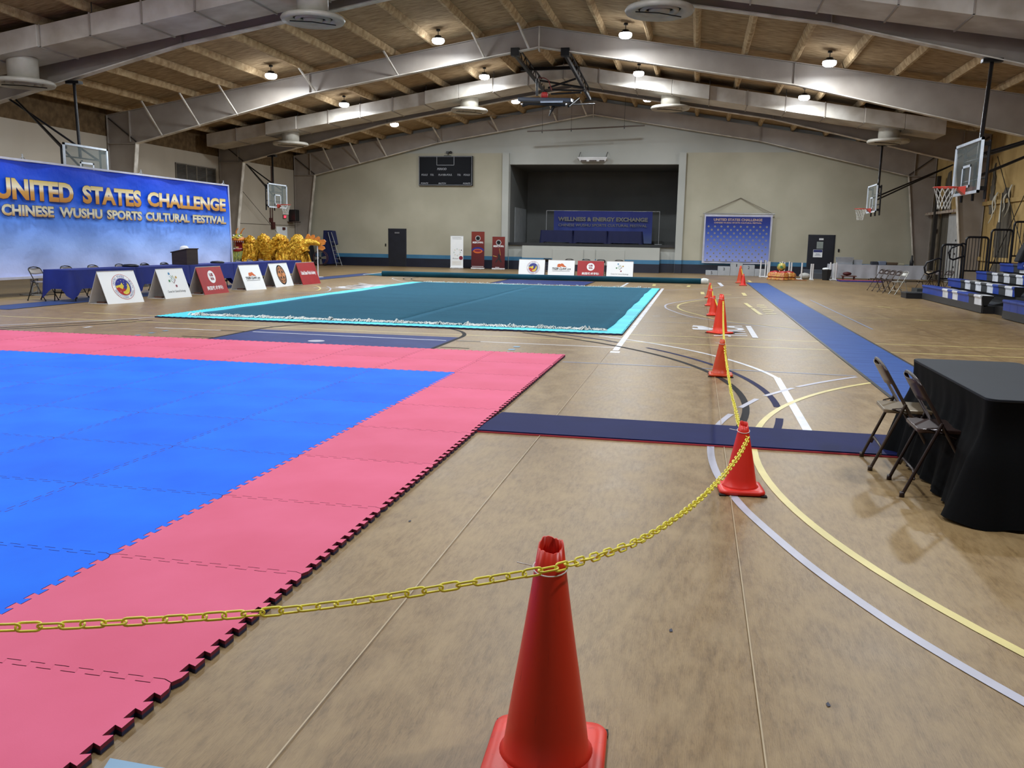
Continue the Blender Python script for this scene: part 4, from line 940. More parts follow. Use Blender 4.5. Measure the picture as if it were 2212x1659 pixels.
# ---- A-frame sponsor signs
emb = {'w': white_m, 'r': mat('print_red', (196, 34, 36), rough=.5), 'b': mat('print_blue', (34, 44, 150), rough=.5), 'y': mat('print_yellow', (244, 222, 70), rough=.5), 'k': dark_m, 'o': mat('print_orange', (232, 112, 48), rough=.5), 'g': mat('print_green', (72, 150, 96), rough=.5), 'c': mat('print_cyan', (72, 150, 206), rough=.5), 'a': mat('print_amber', (214, 176, 90), rough=.5), 'm': mat('print_maroon', (150, 26, 56), rough=.5), 'p': mat('print_peach', (240, 158, 96), rough=.5), 'rb': red_m}
EK = list(emb); EM = [emb[k] for k in EK]
def mi(k): return EK.index(k)
def logo_emblem(mb, pl, cx, cy, R):
    d_disc(mb, pl, cx, cy, R, mi('r'), 1, 40); d_disc(mb, pl, cx, cy, R*.965, mi('w'), 2, 40); d_ring(mb, pl, cx, cy, R*.70, R*.72, mi('b'), 3, 40)
    n = 40; r = R*.68
    d_poly(mb, pl, [(cx+r*math.cos(-.25+i/n*2*PI), cy+r*math.sin(-.25+i/n*2*PI)) for i in range(n)], mi('b'), 3)
    pts = [(cx+r*math.cos(a), cy+r*math.sin(a)) for a in [PI*.97+(PI*.80)*i/20 for i in range(21)]]+[(cx+r*.25, cy-r*.35), (cx-r*.15, cy+.02*r)]
    d_poly(mb, pl, pts, mi('r'), 4)
    sw = []
    for i in range(15): t = i/14; a = -PI*.70+PI*.90*t; sw.append((cx+r*.1+r*.86*math.cos(a)*(.72+.16*t), cy-r*.08+r*.80*math.sin(a)))
    for i in range(15): t = 1-i/14; a = -PI*.70+PI*.90*t; wv = .20+.34*math.sin(t*PI)**.8; sw.append((cx+r*.1+r*.86*math.cos(a)*(.72+.16*t)*(1-wv), cy-r*.08+r*.80*math.sin(a)*(1-wv)+r*.06))
    for (x0, y0), (x1, y1), (x2, y2), (x3, y3) in zip(sw[:14], sw[1:15], reversed(sw[15:29]), reversed(sw[16:30])): d_poly(mb, pl, [(x0, y0), (x1, y1), (x2, y2), (x3, y3)], mi('y'), 5)
    d_poly(mb, pl, [(cx-r*.98, cy+.14*r), (cx-.3*r, cy+.26*r), (cx-.1*r, cy+.5*r), (cx+.1*r, cy+.08*r), (cx-.2*r, cy-.3*r), (cx-.62*r, cy-.02*r), (cx-.95*r, cy-.12*r)], mi('y'), 5)
    for sx_, sy_ in ((-.5, .6), (-.1, .72), (.3, .66), (.62, .45), (.45, .1), (.2, .4), (.75, .05), (-.55, -.5), (-.2, -.62), (.1, -.8), (.35, -.72)): d_disc(mb, pl, cx+sx_*r, cy+sy_*r, r*.035, mi('w'), 6, 6)
    txt = 'UNITED STATES · HEALTH QIGONG ASSOCIATION · '
    for i, ch in enumerate(txt):
        if ch == ' ': continue
        a = PI*.92-2*PI*i/len(txt); rr = R*.84; q = Plane(pl.p(cx+rr*math.cos(a), cy+rr*math.sin(a)), pl.u*math.sin(a)-pl.v*math.cos(a), pl.u*math.cos(a)+pl.v*math.sin(a), lift=pl.l*3)
        d_text(mb, q, ch if ch != '·' else '.', 0, 0, R*(.10 if ch not in 'I·' else .03), R*(.15 if ch != '·' else .04), mi('b'))
def logo_knot(mb, pl, cx, cy, s):
    for (x0, y0, x1, y1, c) in ((-.5, .5, .12, -.12, 'c'), (-.25, .62, .45, -.1, 'g'), (-.45, -.05, .2, .6, 'g'), (.1, .55, .5, .12, 'a'), (-.1, -.5, .5, .1, 'm'), (-.5, .0, .0, -.5, 'g'), (0, -.55, .52, -.02, 'm')):
        d_line(mb, pl, [(cx+x0*s, cy+y0*s), (cx+x1*s, cy+y1*s)], .05*s, mi(c), 1)
    for x, y, c in ((-.45, .85, 'c'), (-.8, -.15, 'g'), (.75, .3, 'a'), (.3, -.9, 'm')): d_disc(mb, pl, cx+x*s, cy+y*s, .18*s, mi(c), 2, 18)
def logo_usw(mb, pl, cx, cy, R, ring='w', ink='m'):
    d_disc(mb, pl, cx, cy, R, mi(ring), 1, 32); d_ring(mb, pl, cx, cy, R*.80, R*.84, mi(ring), 2)
    d_text(mb, pl, 'US', cx, cy+R*.32, R*1.0, R*.5, mi(ink), bold=.06, k=3); d_text(mb, pl, 'WA', cx, cy-R*.32, R*1.05, R*.5, mi(ink), bold=.06, k=3)
def logo_tiger(mb, pl, cx, cy, w_):
    d_poly(mb, pl, [(cx+x*w_, cy+y*w_) for x, y in ((-.22, .07), (-.20, .20), (-.12, .24), (-.06, .22), (.02, .26), (.10, .23), (.17, .14), (.24, .10), (.27, .06), (.1, .07), (.0, .10), (-.08, .05))], mi('o'), 1)
    d_text(mb, pl, 'TIGER CLAW', cx-.10*w_, cy-.03*w_, .76*w_, .13*w_, mi('k'), bold=.03, k=2, shear=.2); d_text(mb, pl, '.com', cx+.40*w_, cy-.05*w_, .2*w_, .09*w_, mi('k'), bold=.01, k=2, shear=.2)
    d_rect(mb, pl, cx-.46*w_, cy-.158*w_, cx+.46*w_, cy-.142*w_, mi('k'), 2)
def sign_art(kind, mb, pl, W_, H_):
    if kind == 'emblem': logo_emblem(mb, pl, .06*W_, 0, H_*.39)
    if kind == 'knot': logo_knot(mb, pl, 0, H_*.12, H_*.24); d_text(mb, pl, 'Center for Cultural Exchange', 0, -.28*H_, W_*.66, H_*.10, mi('k'), k=1)
    if kind == 'usw': logo_usw(mb, pl, 0, H_*.12, H_*.23); d_text(mb, pl, '美国武术学院', 0, -.28*H_, W_*.66, H_*.15, mi('w'), bold=.02, k=1)
    if kind == 'tiger': logo_tiger(mb, pl, 0, 0, W_*.72)
    if kind == 'medal':
        R = H_*.42; d_disc(mb, pl, 0, 0, R, mi('k'), 1, 40); d_disc(mb, pl, 0, 0, R*.84, mi('p'), 2, 40); d_disc(mb, pl, 0, 0, R*.77, mi('k'), 3, 40)
        for a in (0, PI/2): 
            ca_, sa_ = math.cos(a), math.sin(a); d_poly(mb, pl, [(x*R*ca_-y*R*sa_, x*R*sa_+y*R*ca_) for x, y in ((-.95, 0), (-.6, .22), (0, .30), (.6, .22), (.95, 0), (.6, -.22), (0, -.30), (-.6, -.22))], mi('p'), 4)
        for x, y in ((.28, .28), (-.28, .28), (.28, -.28), (-.28, -.28)): d_disc(mb, pl, x*R, y*R, .26*R, mi('p'), 5, 18); d_disc(mb, pl, x*R, y*R*1.0, .15*R, mi('k'), 6, 14)
        for x in (-.1, 0, .1): d_line(mb, pl, [(x*R, .35*R), (x*R, .75*R)], .03*R, mi('k'), 6); d_line(mb, pl, [(x*R, -.35*R), (x*R, -.75*R)], .03*R, mi('k'), 6)
    if kind == 'academy': d_text(mb, pl, 'United States Wushu Academy', 0, 0, W_*.80, H_*.22, mi('w'), bold=.03, k=1)
def aframe(a, b, back, H_, kind, label, colr, grp, inner=mat('board_inner', (206, 200, 196), rough=.7), dn=None):
    """tent sign: a->b is the foot of the printed panel, back = vector to the foot of the rear panel"""
    a = Vector((*a, 0)); b = Vector((*b, 0)); bk = Vector(back); t = thing('tent_sign', label, 'sign', tuple((a+b+bk)/2), grp)
    up = bk/2+Vector((0, 0, H_)); u = (b-a); W_ = u.length; th = .012
    n = u.cross(up).normalized()
    fm = red_m if colr == 'r' else white_m
    mb = MB(); q = [a, b, b+up, a+up]; mb.hexa([p-n*th for p in q], q); mb.build('front_panel', fm, t)
    up2 = -bk/2+Vector((0, 0, H_)); n2 = (-u).cross(up2).normalized(); q = [b+bk, a+bk, a+bk+up2, b+bk+up2]; mb = MB(); mb.hexa([p-n2*th for p in q], q); mb.build('rear_panel', inner, t)
    mb = MB(); q = [a+bk*.06, b+bk*.06, b+bk*.94, a+bk*.94]; mb.hexa([p+Vector((0, 0, .002)) for p in q], [p+Vector((0, 0, .012)) for p in q]); mb.build('floor_flap', inner, t)
    mb = MB(); c_ = a+u.normalized()*.14+bk*.55; mb.box(c_.x-.1, c_.y-.06, .013, c_.x+.1, c_.y+.06, .05); mb.build('weight_block', mat('brick_brown', (96, 62, 48), rough=.9), t)
    c = (a+b+up)/2; c = a+u/2+up/2; pl = Plane(c, u, up, lift=.0015)
    mb = MB(); sign_art(kind, mb, pl, W_, up.length); mb.build('printed_logo', EM, t)
    return t
g1 = 'sponsor signs in front of the blue tables'; g2 = 'sponsor signs near the stage'
for (p, q, kind, lb, cl) in (((234, 657.5), (312, 652), 'emblem', 'white tent sign with round red and blue emblem, nearest of its row', 'w'), ((358.5, 646), (415, 641), 'knot', 'white tent sign with coloured knot logo, second in the row by the blue tables', 'w'), ((443, 637), (495, 631.6), 'usw', 'red tent sign with white round seal and Chinese characters below the lectern', 'r'),
                             ((533, 627.4), (576, 624.6), 'tiger', 'white tent sign with orange animal and dot com lettering below the dragon head', 'w'), ((597, 621), (635, 616.4), 'medal', 'white tent sign with large black and orange medallion', 'w'), ((655, 615.4), (693, 612), 'academy', 'red tent sign with white lettering, farthest of the left row', 'r')):
    aframe(G(*p), G(*q), (-.52, 0, 0), .745, kind, lb, cl, g1)
for (x0, x1, kind, lb, cl) in ((-8.08, -6.86, 'emblem', 'white tent sign with round emblem, leftmost of the four before the stage', 'w'), (-6.70, -5.47, 'tiger', 'white tent sign with orange animal, second of the four before the stage', 'w'), (-5.33, -4.12, 'usw', 'red tent sign before the stage', 'r'), (-3.99, -2.79, 'knot', 'white tent sign with coloured knot, rightmost of the four before the stage', 'w')):
    aframe((x0, 40.0), (x1, 40.0), (0, .4, 0), .755, kind, lb, cl, g2)
gb = 'black folding chairs behind the stage signs'
for i, x in enumerate((-6.95, -5.9, -5.1, -4.4, -3.55)):
    dup(cg, (x, 41.6, 0), PI/2, ('leftmost', 'second', 'middle', 'fourth', 'rightmost')[i]+' black folding chair behind the stage signs', gb, swap={'chair_grey': blk_ch})
# ================================================================ GOLDEN DRAGON
gold_f = mat('gold_foil', (250, 206, 78), rough=.3, metal=.55, c2=(214, 150, 34), scale=9, detail=8, bump=1, bscale=12, dist=.04, lo=.35, hi=.6)
dr = thing('dragon_costume', 'golden dancing dragon with open red mouth standing behind the blue tables', 'costume', (-16.7, 33, 0))
XS = -18.25; DY = 33.0
path = []
for i in range(161):
    t = i/160; ph = t*3.4*2*PI
    x = XS+.30+2.5*t-.03*math.sin(ph*2); z = 1.22+.27*math.cos(ph+.25)
    path.append(Vector((x+.05*math.sin(ph), DY+.14*math.sin(ph*.5), z)))
mb = MB(); rr = random.Random(9); n = 26; vs = []
for i, p in enumerate(path):
    d = (path[min(i+1, 160)]-path[max(i-1, 0)]).normalized(); s = Vector((0, 1, 0)); u = d.cross(s).normalized()
    for k in range(n):
        a = 2*PI*k/n; r = .20*(1+.14*math.sin(a*4+i*.55)+.08*math.sin(i*1.9+a*2)+.10*rr.uniform(-1, 1)); vs.append(p+(s*math.cos(a)*1.15+u*math.sin(a))*r)
mb.add(vs, [(i*n+k, i*n+(k+1) % n, (i+1)*n+(k+1) % n, (i+1)*n+k) for i in range(160) for k in range(n)], 0, False); mb.build('body_sleeve', gold_f, dr)
for h_ in range(4):   # loose cloth hanging under each hump
    xh = XS+.40+.74*h_
    for s in (-1, 1):
        def fdr(u, v, s=s, xh=xh, h_=h_):
            x = xh+(u-.5)*(.44+.20*v)+.04*math.sin(v*5+h_)+.10*v*(h_ < 3); z = 1.30-.78*v-.10*abs(u-.5)*2*v+.05*math.sin(u*17+h_)*v
            return (x, DY+s*(.21+.06*v+.035*math.sin(u*24+v*3+h_*2)+.02*math.sin(v*14+u*7)), z)
        mb = MB(); mb.grid(fdr, 26, 14, 0, False); mb.build('draped_cloth', gold_f, dr, solid=.01)
mb = MB()
for i in range(4, 156):
    p = path[i]
    for s in (-1, 1):
        for k in range(3):
            x = p.x+rr.uniform(-.06, .06); z1 = p.z+.10-.17*k; L_ = rr.uniform(.12, .26); w_ = rr.uniform(.03, .06); y = p.y+s*(.235+.02*k); z0 = max(.38, z1-L_)
            mb.add([(x-w_, y, z1), (x+w_, y, z1), (x+w_*1.1, y+s*.06, (z0+z1)/2), (x+rr.uniform(-.03, .03), y+s*.03, z0), (x-w_*1.1, y+s*.05, (z0+z1)/2)], [(0, 1, 2, 3, 4)], 0, False)
o = mb.build('scale_fringe', gold_f, dr, solid=.006); o['kind'] = 'stuff'
for i, x in enumerate((XS+.5, XS+1.2, XS+1.95, XS+2.7, XS+3.35)):
    mb = MB(); mb.tube([(x, DY, 0), (x, DY, 1.2 if i < 4 else 1.3)], .022, 8); mb.box(x-.16, DY-.16, 0, x+.16, DY+.16, .03); mb.build('carrying_pole', white_p, dr)
# head
hx, hy, hz = XS-.05, DY-.10, 1.38
hr = mat('dragon_red', (176, 30, 34), rough=.5); hor = mat('dragon_orange', (214, 120, 44), rough=.45, c2=(232, 150, 60), scale=12); hgr = mat('dragon_green', (60, 120, 70), rough=.5, c2=(196, 180, 60), scale=18, lo=.45, hi=.55)
def ell(mb, c, rx, ry, rz, n=18, m=0, zlo=-1, zhi=1):
    R = 8; prof = []
    for i in range(R+1):
        z = zlo+(zhi-zlo)*i/R; prof.append((max(.001, math.sqrt(max(0, 1-z*z))), z))
    vs = [(c[0]+r*rx*math.cos(2*PI*k/n), c[1]+r*ry*math.sin(2*PI*k/n), c[2]+z*rz) for r, z in prof for k in range(n)]
    mb.add(vs, [(i*n+k, i*n+(k+1) % n, (i+1)*n+(k+1) % n, (i+1)*n+k) for i in range(R) for k in range(n)], m, True)
mb = MB(); ell(mb, (hx, hy, hz+.06), .25, .30, .17, zlo=-.15); mb.build('upper_jaw', hor, dr)
mb = MB(); ell(mb, (hx, hy-.08, hz+.16), .20, .20, .09); ell(mb, (hx-.10, hy-.26, hz+.14), .06, .05, .045); ell(mb, (hx+.10, hy-.26, hz+.14), .06, .05, .045); mb.build('snout', mat('dragon_yellow', (226, 196, 90), rough=.45, c2=(150, 160, 60), scale=14), dr)
mb = MB(); ell(mb, (hx, hy+.02, hz+.0), .24, .28, .05); ell(mb, (hx, hy-.02, hz-.32), .17, .20, .09); mb.box(hx-.17, hy+.06, hz-.34, hx+.17, hy+.16, hz+.02); mb.build('mouth_lining', hr, dr)
mb = MB(); ell(mb, (hx, hy-.04, hz-.36), .20, .24, .09, zhi=.1); mb.build('lower_jaw', hr, dr)
mb = MB()
for k in range(9):
    a = PI+PI*(k+.5)/9; mb.lathe([(.022, 0), (.0, -.07 if k not in (0, 8) else -.12)], 6, (hx+.23*math.cos(a), hy+.25*math.sin(a), hz+.02)); mb.lathe([(.018, 0), (.0, .05)], 6, (hx+.17*math.cos(a), hy-.04+.2*math.sin(a), hz-.31))
mb.build('teeth', white_p, dr)
mb = MB(); ell(mb, (hx, hy-.12, hz-.25), .07, .10, .04); mb.build('tongue', mat('tongue_gold', (216, 190, 120), rough=.4), dr)
for s in (-1, 1):
    mb = MB(); ell(mb, (hx+s*.12, hy-.18, hz+.22), .05, .05, .05); mb.build('eye', white_p, dr)
    mb = MB(); ell(mb, (hx+s*.125, hy-.225, hz+.22), .022, .015, .022); mb.build('pupil', black_m, dr)
    mb = MB(); mb.tube([(hx+s*.08, hy, hz+.24), (hx+s*.12+.02, hy, hz+.38), (hx+s*.13+.10, hy, hz+.50), (hx+s*.14+.16, hy, hz+.52)], [.03, .025, .02, .01], 8); mb.build('horn', hor, dr)
    mb = MB()
    for k in range(3): mb.hexa([(hx+s*.20, hy+.05, hz+.14-.13*k), (hx+s*.22, hy+.12, hz+.02-.13*k), (hx+s*.38+.1, hy+.12, hz+.10-.14*k), (hx+s*.34+.1, hy+.08, hz+.17-.14*k)], [(hx+s*.20, hy+.02, hz+.13-.13*k), (hx+s*.22, hy+.09, hz+.01-.13*k), (hx+s*.37+.1, hy+.09, hz+.09-.14*k), (hx+s*.33+.1, hy+.05, hz+.16-.14*k)])
    mb.build('cheek_frill', hor, dr)
mb = MB(); ell(mb, (hx, hy+.02, hz+.25), .16, .16, .06); mb.build('brow', hgr, dr)
mb = MB()
for k in range(60):
    a = PI*1.0+PI*rr.random(); r = rr.uniform(.1, .2); x = hx+r*math.cos(a)*1.2; y = hy-.04+r*math.sin(a); L_ = rr.uniform(.28, .52); mb.tube([(x, y, hz-.38), (x+rr.uniform(-.03, .03), y-.02, hz-.38-L_*.5), (x+rr.uniform(-.05, .05), y, hz-.38-L_)], .011, 4)
o = mb.build('beard', mat('beard_green', (196, 204, 112), rough=.8), dr); o['kind'] = 'stuff'
# tail
tx = XS+2.86
mb = MB(); mb.tube([(tx-.1, DY, 1.30), (tx+.15, DY, 1.42), (tx+.45, DY, 1.38), (tx+.62, DY, 1.30)], [.22, .15, .11, .07], 14); mb.build('tail', gold_f, dr)
mb = MB()
for (x, z, a, L_, w_) in ((tx+.05, 1.52, 1.2, .22, .08), (tx+.22, 1.52, .9, .22, .08), (tx+.40, 1.47, .6, .24, .08), (tx+.56, 1.38, .22, .30, .11), (tx+.54, 1.22, -.25, .28, .09)):
    d = Vector((math.cos(a), 0, math.sin(a))); u = Vector((-math.sin(a), 0, math.cos(a))); c = Vector((x, DY, z)); q = [c-u*w_, c+d*L_*.7-u*w_*1.1, c+d*L_, c+d*L_*.8+u*w_*.8, c+u*w_]
    mb.hexa([p+Vector((0, -.02, 0)) for p in reversed(q)], [p+Vector((0, .03, 0)) for p in reversed(q)])
mb.build('tail_fin', hor, dr)
# ================================================================ LEFT WALL FITTINGS
XL = XLc+.006
mb = MB(); gv = thing('wall_grille', 'grey louvred ventilation grille high on the left wall', 'vent', (XL, 38, 3.8))
gm = mat('grille_grey', (134, 126, 114), rough=.5); ys0, ys1, zs0, zs1 = 36.3, 39.7, 3.86, 4.82
mb.box(XL, ys0, zs0, XL+.04, ys1, zs0+.05); mb.box(XL, ys0, zs1-.05, XL+.04, ys1, zs1)
for k in range(5): y = ys0+(ys1-ys0-.05)*k/4; mb.box(XL, y, zs0, XL+.045, y+.05, zs1)
mb.build('grille_frame', gm, gv)
mb = MB(); mb.box(XL, ys0, zs0, XL+.006, ys1, zs1); mb.build('grille_backing', dark_m, gv)
for k in range(14): z = zs0+.07+k*.062; mb = MB(); mb.hexa([(XL+.008, ys0, z), (XL+.036, ys0, z-.02), (XL+.036, ys1, z-.02), (XL+.008, ys1, z)], [(XL+.008, ys0, z+.008), (XL+.036, ys0, z-.012), (XL+.036, ys1, z-.012), (XL+.008, ys1, z+.008)]); mb.build('louvre', gm, gv)
t = thing('loudspeaker', 'black loudspeaker on a bracket in the far left corner', 'speaker', (-22.9, 47.9, 2.5)); mb = MB(); mb.box(XL+.03, 47.45, 2.5, XL+.45, 47.95, 3.15); mb.build('cabinet', black_m, t, bevel=.03); mb = MB(); mb.box(XL, 47.3, 2.42, XL+.5, 48.0, 2.47); mb.build('bracket', mat('rust_dark', (60, 44, 38)), t)
def exit_sign(loc, label, nx):
    t = thing('exit_sign', label, 'sign', loc, 'glowing red exit signs'); x, y, z = loc
    mb = MB(); mb.box(x, y-.17, z-.1, x+nx*.06, y+.17, z+.12); mb.build('sign_case', mat('sign_case_grey', (120, 112, 100)), t)
    pl = Plane((x+nx*.062, y, z), (0, 1 if nx > 0 else -1, 0), (0, 0, 1), lift=.003); mb = MB(); d_text(mb, pl, 'EXIT', 0, 0, .27, .13, bold=.04); mb.build('lit_lettering', mat('exit_red_glow', (255, 40, 60), emit=5), t)
exit_sign((XL, 46.9, 2.72), 'glowing red exit sign on the left wall near the loudspeaker', 1)
exit_sign((XRc-.12, 47.0, 2.42), 'glowing red exit sign on the right wall, beside the torn insulation', -1)
maroon = mat('conduit_maroon', (84, 30, 30), rough=.5)
for (y, zt, zbt, s_, lb) in ((45.45, 5.4, 2.2, .17, 'dark red conduit ending in a large box on the left wall'), (45.2, 3.25, 2.5, .10, 'short dark red conduit with small box on the left wall')):
    t = thing('electrical_conduit', lb, 'conduit', (XL, y, zbt)); mb = MB(); mb.tube([(XL+.04, y, zt), (XL+.04, y, zbt)], .025, 6); mb.build('conduit_pipe', maroon, t); mb = MB(); mb.box(XL, y-s_, zbt-s_*1.1, XL+.1, y+s_, zbt+s_*1.1); mb.build('junction_box', maroon, t)
mb = MB(); mb.box(XL, 45.9, .01, XL+.03, 47.2, 2.15); o = struct(mb.build('door_3', white_m)); o['_loc'] = (0, 0, 0)
mb = MB(); mb.box(XL+.03, 46.6, 1.98, XL+.10, 46.85, 2.12); mb.build('door_closer', maroon, o)
t = thing('control_box', 'small dark control box with cable on the left wall by the banner edge', 'box', (XL, 41.0, 3.2)); mb = MB(); mb.box(XL, 40.75, 3.15, XL+.15, 41.25, 3.55); mb.build('case', mat('dark_grey_case', (58, 58, 58)), t); mb = MB(); mb.box(XL+.15, 40.85, 3.2, XL+.16, 41.0, 3.35); mb.build('label_plate', white_p, t); mb = MB(); mb.tube([(XL+.08, 41.0, 3.55), (XL+.12, 40.7, 3.85), (XL+.05, 40.4, 3.7)], .012, 5); mb.build('cable', black_m, t)
mb = MB(); mb.box(XL, YB0, 2.23, XL+.012, 48.3, 2.25); struct(mb.build('trim_4', mat('joint_dark', (92, 80, 68))))
mb = MB(); mb.tube([(XL+.3, 40.4, 4.6), (XL+.3, 47.6, .6)], .012, 5); o = mb.build('brace_cable', black_m); tag(o, 'thin dark diagonal brace cable on the left wall', 'cable')
# drum fan, blue ladder cart, black cover in the far left corner
t = thing('drum_fan', 'round floor fan with four grey blades in the far left corner', 'fan', (-21.0, 46.9, 0)); c = Vector((-21.0, 46.9, .44))
mb = MB()
for yy in (-.10, .10): mb.tube([(c.x+.40*math.cos(2*PI*k/32), c.y+yy, c.z+.40*math.sin(2*PI*k/32)) for k in range(32)], .02, 6, closed=True)
mb.build('fan_ring', mat('fan_rust', (96, 56, 52)), t)
for k in range(4):
    a = PI/2*k+.08; d = Vector((math.cos(a), 0, math.sin(a))); u = Vector((-math.sin(a), 0, math.cos(a))); q = [c+d*.05-u*.05, c+d*.36-u*.09, c+d*.36+u*.09, c+d*.05+u*.05]; mb = MB(); mb.hexa([p+Vector((0, -.03, 0)) for p in reversed(q)], [p+Vector((0, -.015, 0)) for p in reversed(q)]); mb.build('blade', mat('blade_grey', (138, 136, 128)), t)
mb = MB(); mb.lathe([(0, -.06), (.06, -.05), (.07, .1), (0, .1)], 14, tuple(c), ax='Y'); mb.build('hub', black_m, t)
mb = MB(); mb.box(c.x-.3, c.y-.15, 0, c.x-.24, c.y+.15, .12); mb.box(c.x+.24, c.y-.15, 0, c.x+.3, c.y+.15, .12); mb.box(c.x-.3, c.y-.03, .03, c.x+.3, c.y+.03, .08); mb.build('fan_stand', black_m, t)
t = thing('rolling_ladder', 'steep ladder wrapped in blue covers against the back wall', 'ladder', (-20.6, 47.8, 0)); nb = mat('blue_tarp', (22, 36, 96), rough=.6, c2=(16, 26, 74), scale=3, bump=.3)
mb = MB(); q = [(-21.2, 0.03), (-20.35, .1), (-20.72, 1.98), (-21.08, 2.0)]; mb.hexa([(x, 47.5, z) for x, z in q], [(x, 47.95, z) for x, z in q]); mb.build('tarp_cover', nb, t, bevel=.03)
mb = MB(); q = [(-20.62, 1.12), (-20.32, 1.2), (-20.48, 1.98), (-20.78, 2.0)]; mb.hexa([(x, 47.45, z) for x, z in q], [(x, 47.9, z) for x, z in q]); mb.build('tarp_cover', nb, t, bevel=.03)
for dx in (0, .33): mb = MB(); mb.tube([(-20.25+dx, 47.42, 0), (-20.75+dx*.6, 47.42, 1.9)], .018, 6); mb.build('ladder_rail', tr, t)
for k in range(6): z = .15+.24*k; mb = MB(); mb.tube([(-20.25-.26*z, 47.42, z), (-19.92-.33*z, 47.42, z)], .014, 6); mb.build('rung', tr, t)
mb = MB(); q = [(-22.25, 0), (-21.62, 0), (-21.85, 1.25), (-22.05, 1.35)]; mb.hexa([(x, 47.2, z) for x, z in q], [(x, 47.8, z) for x, z in q]); o = mb.build('covered_stand', mat('black_cover', (20, 20, 28), rough=.7), bevel=.04); tag(o, 'tall pointed black cover standing between dragon tail and floor fan', 'cover')
# ================================================================ BACK WALL: SCOREBOARD, BANNERS, STAGE
sb = thing('scoreboard', 'black basketball scoreboard with white lettering on the back wall', 'scoreboard', (-14.1, YW, 4.6)); x0, x1, z0, z1 = -15.66, -12.52, 4.60, 6.22; ysb = YW-.16
mb = MB(); mb.box(x0, ysb, z0, x1, YW-.002, z1); mb.build('case', mat('score_black', (13, 16, 24), rough=.6, spec=.2), sb)
pl = Plane(((x0+x1)/2, ysb, (z0+z1)/2), (1, 0, 0), (0, 0, 1), lift=.004); W_, H_ = x1-x0, z1-z0; mb = MB()
d_line(mb, pl, [(-W_/2+.03, H_/2-.03), (W_/2-.03, H_/2-.03), (W_/2-.03, -H_/2+.03), (-W_/2+.03, -H_/2+.03), (-W_/2+.03, H_/2-.03)], .022)
d_line(mb, pl, [(-.5, H_/2-.04), (-.5, H_/2-.50), (.5, H_/2-.50), (.5, H_/2-.04)], .025)
for s, x, z, w_, h in (('PERIOD', -.20, .10, .54, .12), ('FOULS', -1.22, -.22, .36, .10), ('TOL', -.78, -.22, .22, .10), ('PLAYER-FOUL', 0.0, -.22, .80, .10), ('TOL', .80, -.22, .22, .10), ('FOULS', 1.25, -.22, .36, .10), ('POINTS', -1.22, -.69, .42, .09), ('MATCH', -.18, -.69, .42, .09), ('POINTS', 1.25, -.69, .42, .09)): d_text(mb, pl, s, x, z, w_, h, bold=.02, k=1, shear=.2)
mb.build('scoreboard_lettering', mat('score_print', (178, 182, 190), rough=.5), sb)
mb = MB(); mb.lathe([(0, 0), (.07, 0), (.07, .10), (0, .10)], 12, (-13.8, YW-.15, 6.42), ax='Y'); mb.box(-14.06, YW-.12, 6.36, -13.92, YW-.02, 6.48); mb.box(-14.2, YW-.1, 6.22, -13.8, YW-.02, 6.26); mb.tube([(-13.97, YW-.06, 6.24), (-13.97, YW-.06, 6.4)], .012, 5); o = mb.build('scoreboard_horn', black_m, sb)
# hanging blue backdrop by the podium
t = thing('hanging_banner', 'white-edged blue logo banner hanging on the back wall above the podium', 'banner', (2.05, 48.4, 3.2)); yy = 48.45
x0, x1, z0, z1 = .32, 3.82, .58, 3.17
mb = MB(); mb.grid(lambda u, v: (x0+(x1-x0)*u-.04*(1-v), yy+.012*math.sin(u*22)+.01*math.sin(v*9), z0+(z1-z0)*v-(.04*math.sin(u*PI) if v > .99 else 0)), 24, 12); mb.build('banner_sheet', hem, t)
mb = MB(); pl = Plane(((x0+x1)/2-.02, yy-.03, (z0+z1)/2-.01), (1, 0, 0), (0, 0, 1), lift=.002); d_rect(mb, pl, -1.66, -1.18, 1.67, 1.18)
mb.build('printed_field', grad_mat('small_banner_blue', [(0, (150, 162, 222)), (.3, (112, 132, 206)), (.6, (60, 86, 172)), (.85, (24, 46, 132)), (1, (20, 36, 116))], .70-3.2, 3.06-3.2), t)
mb = MB(); d_text(mb, pl, 'UNITED STATES CHALLENGE', 0, 1.02, 2.5, .13, bold=.03, k=1); d_text(mb, pl, 'CHINESE WUSHU SPORTS CULTURAL FESTIVAL', 0, .86, 2.45, .08, bold=.03, k=1); mb.build('gold_lettering', mat('pale_gold_print', (206, 176, 150)), t)
mb = MB()
for r in range(11):
    nn = 10 if r % 2 == 0 else 9
    for k in range(nn):
        x = -1.5+3.0*k/9+(0 if nn == 10 else .17); z = .66-.177*r; d_disc(mb, pl, x, z, .05, 0, 1, 10); d_disc(mb, pl, x, z, .018, 1, 2, 8)
mb.build('printed_logo', [mat('logo_silver', (168, 164, 158)), mat('logo_dark', (60, 52, 56))], t)
mb = MB(); mb.tube([(x0-.1, yy, z1+.03), (x1+.1, yy, z1+.03)], .03, 8); mb.build('top_rod', tr, t)
mb = MB(); mb.tube([(x0+.0, yy, z1+.04), (2.14, YW-.03, 4.03), (x1, yy, z1+.04)], .012, 5); mb.tube([(x0+.1, yy, z1+.04), (2.14, YW-.03, 4.0), (x1-.15, yy, z1+.04)], .008, 5); mb.build('hanging_cord', mat('cord_brown', (110, 96, 80)), t)
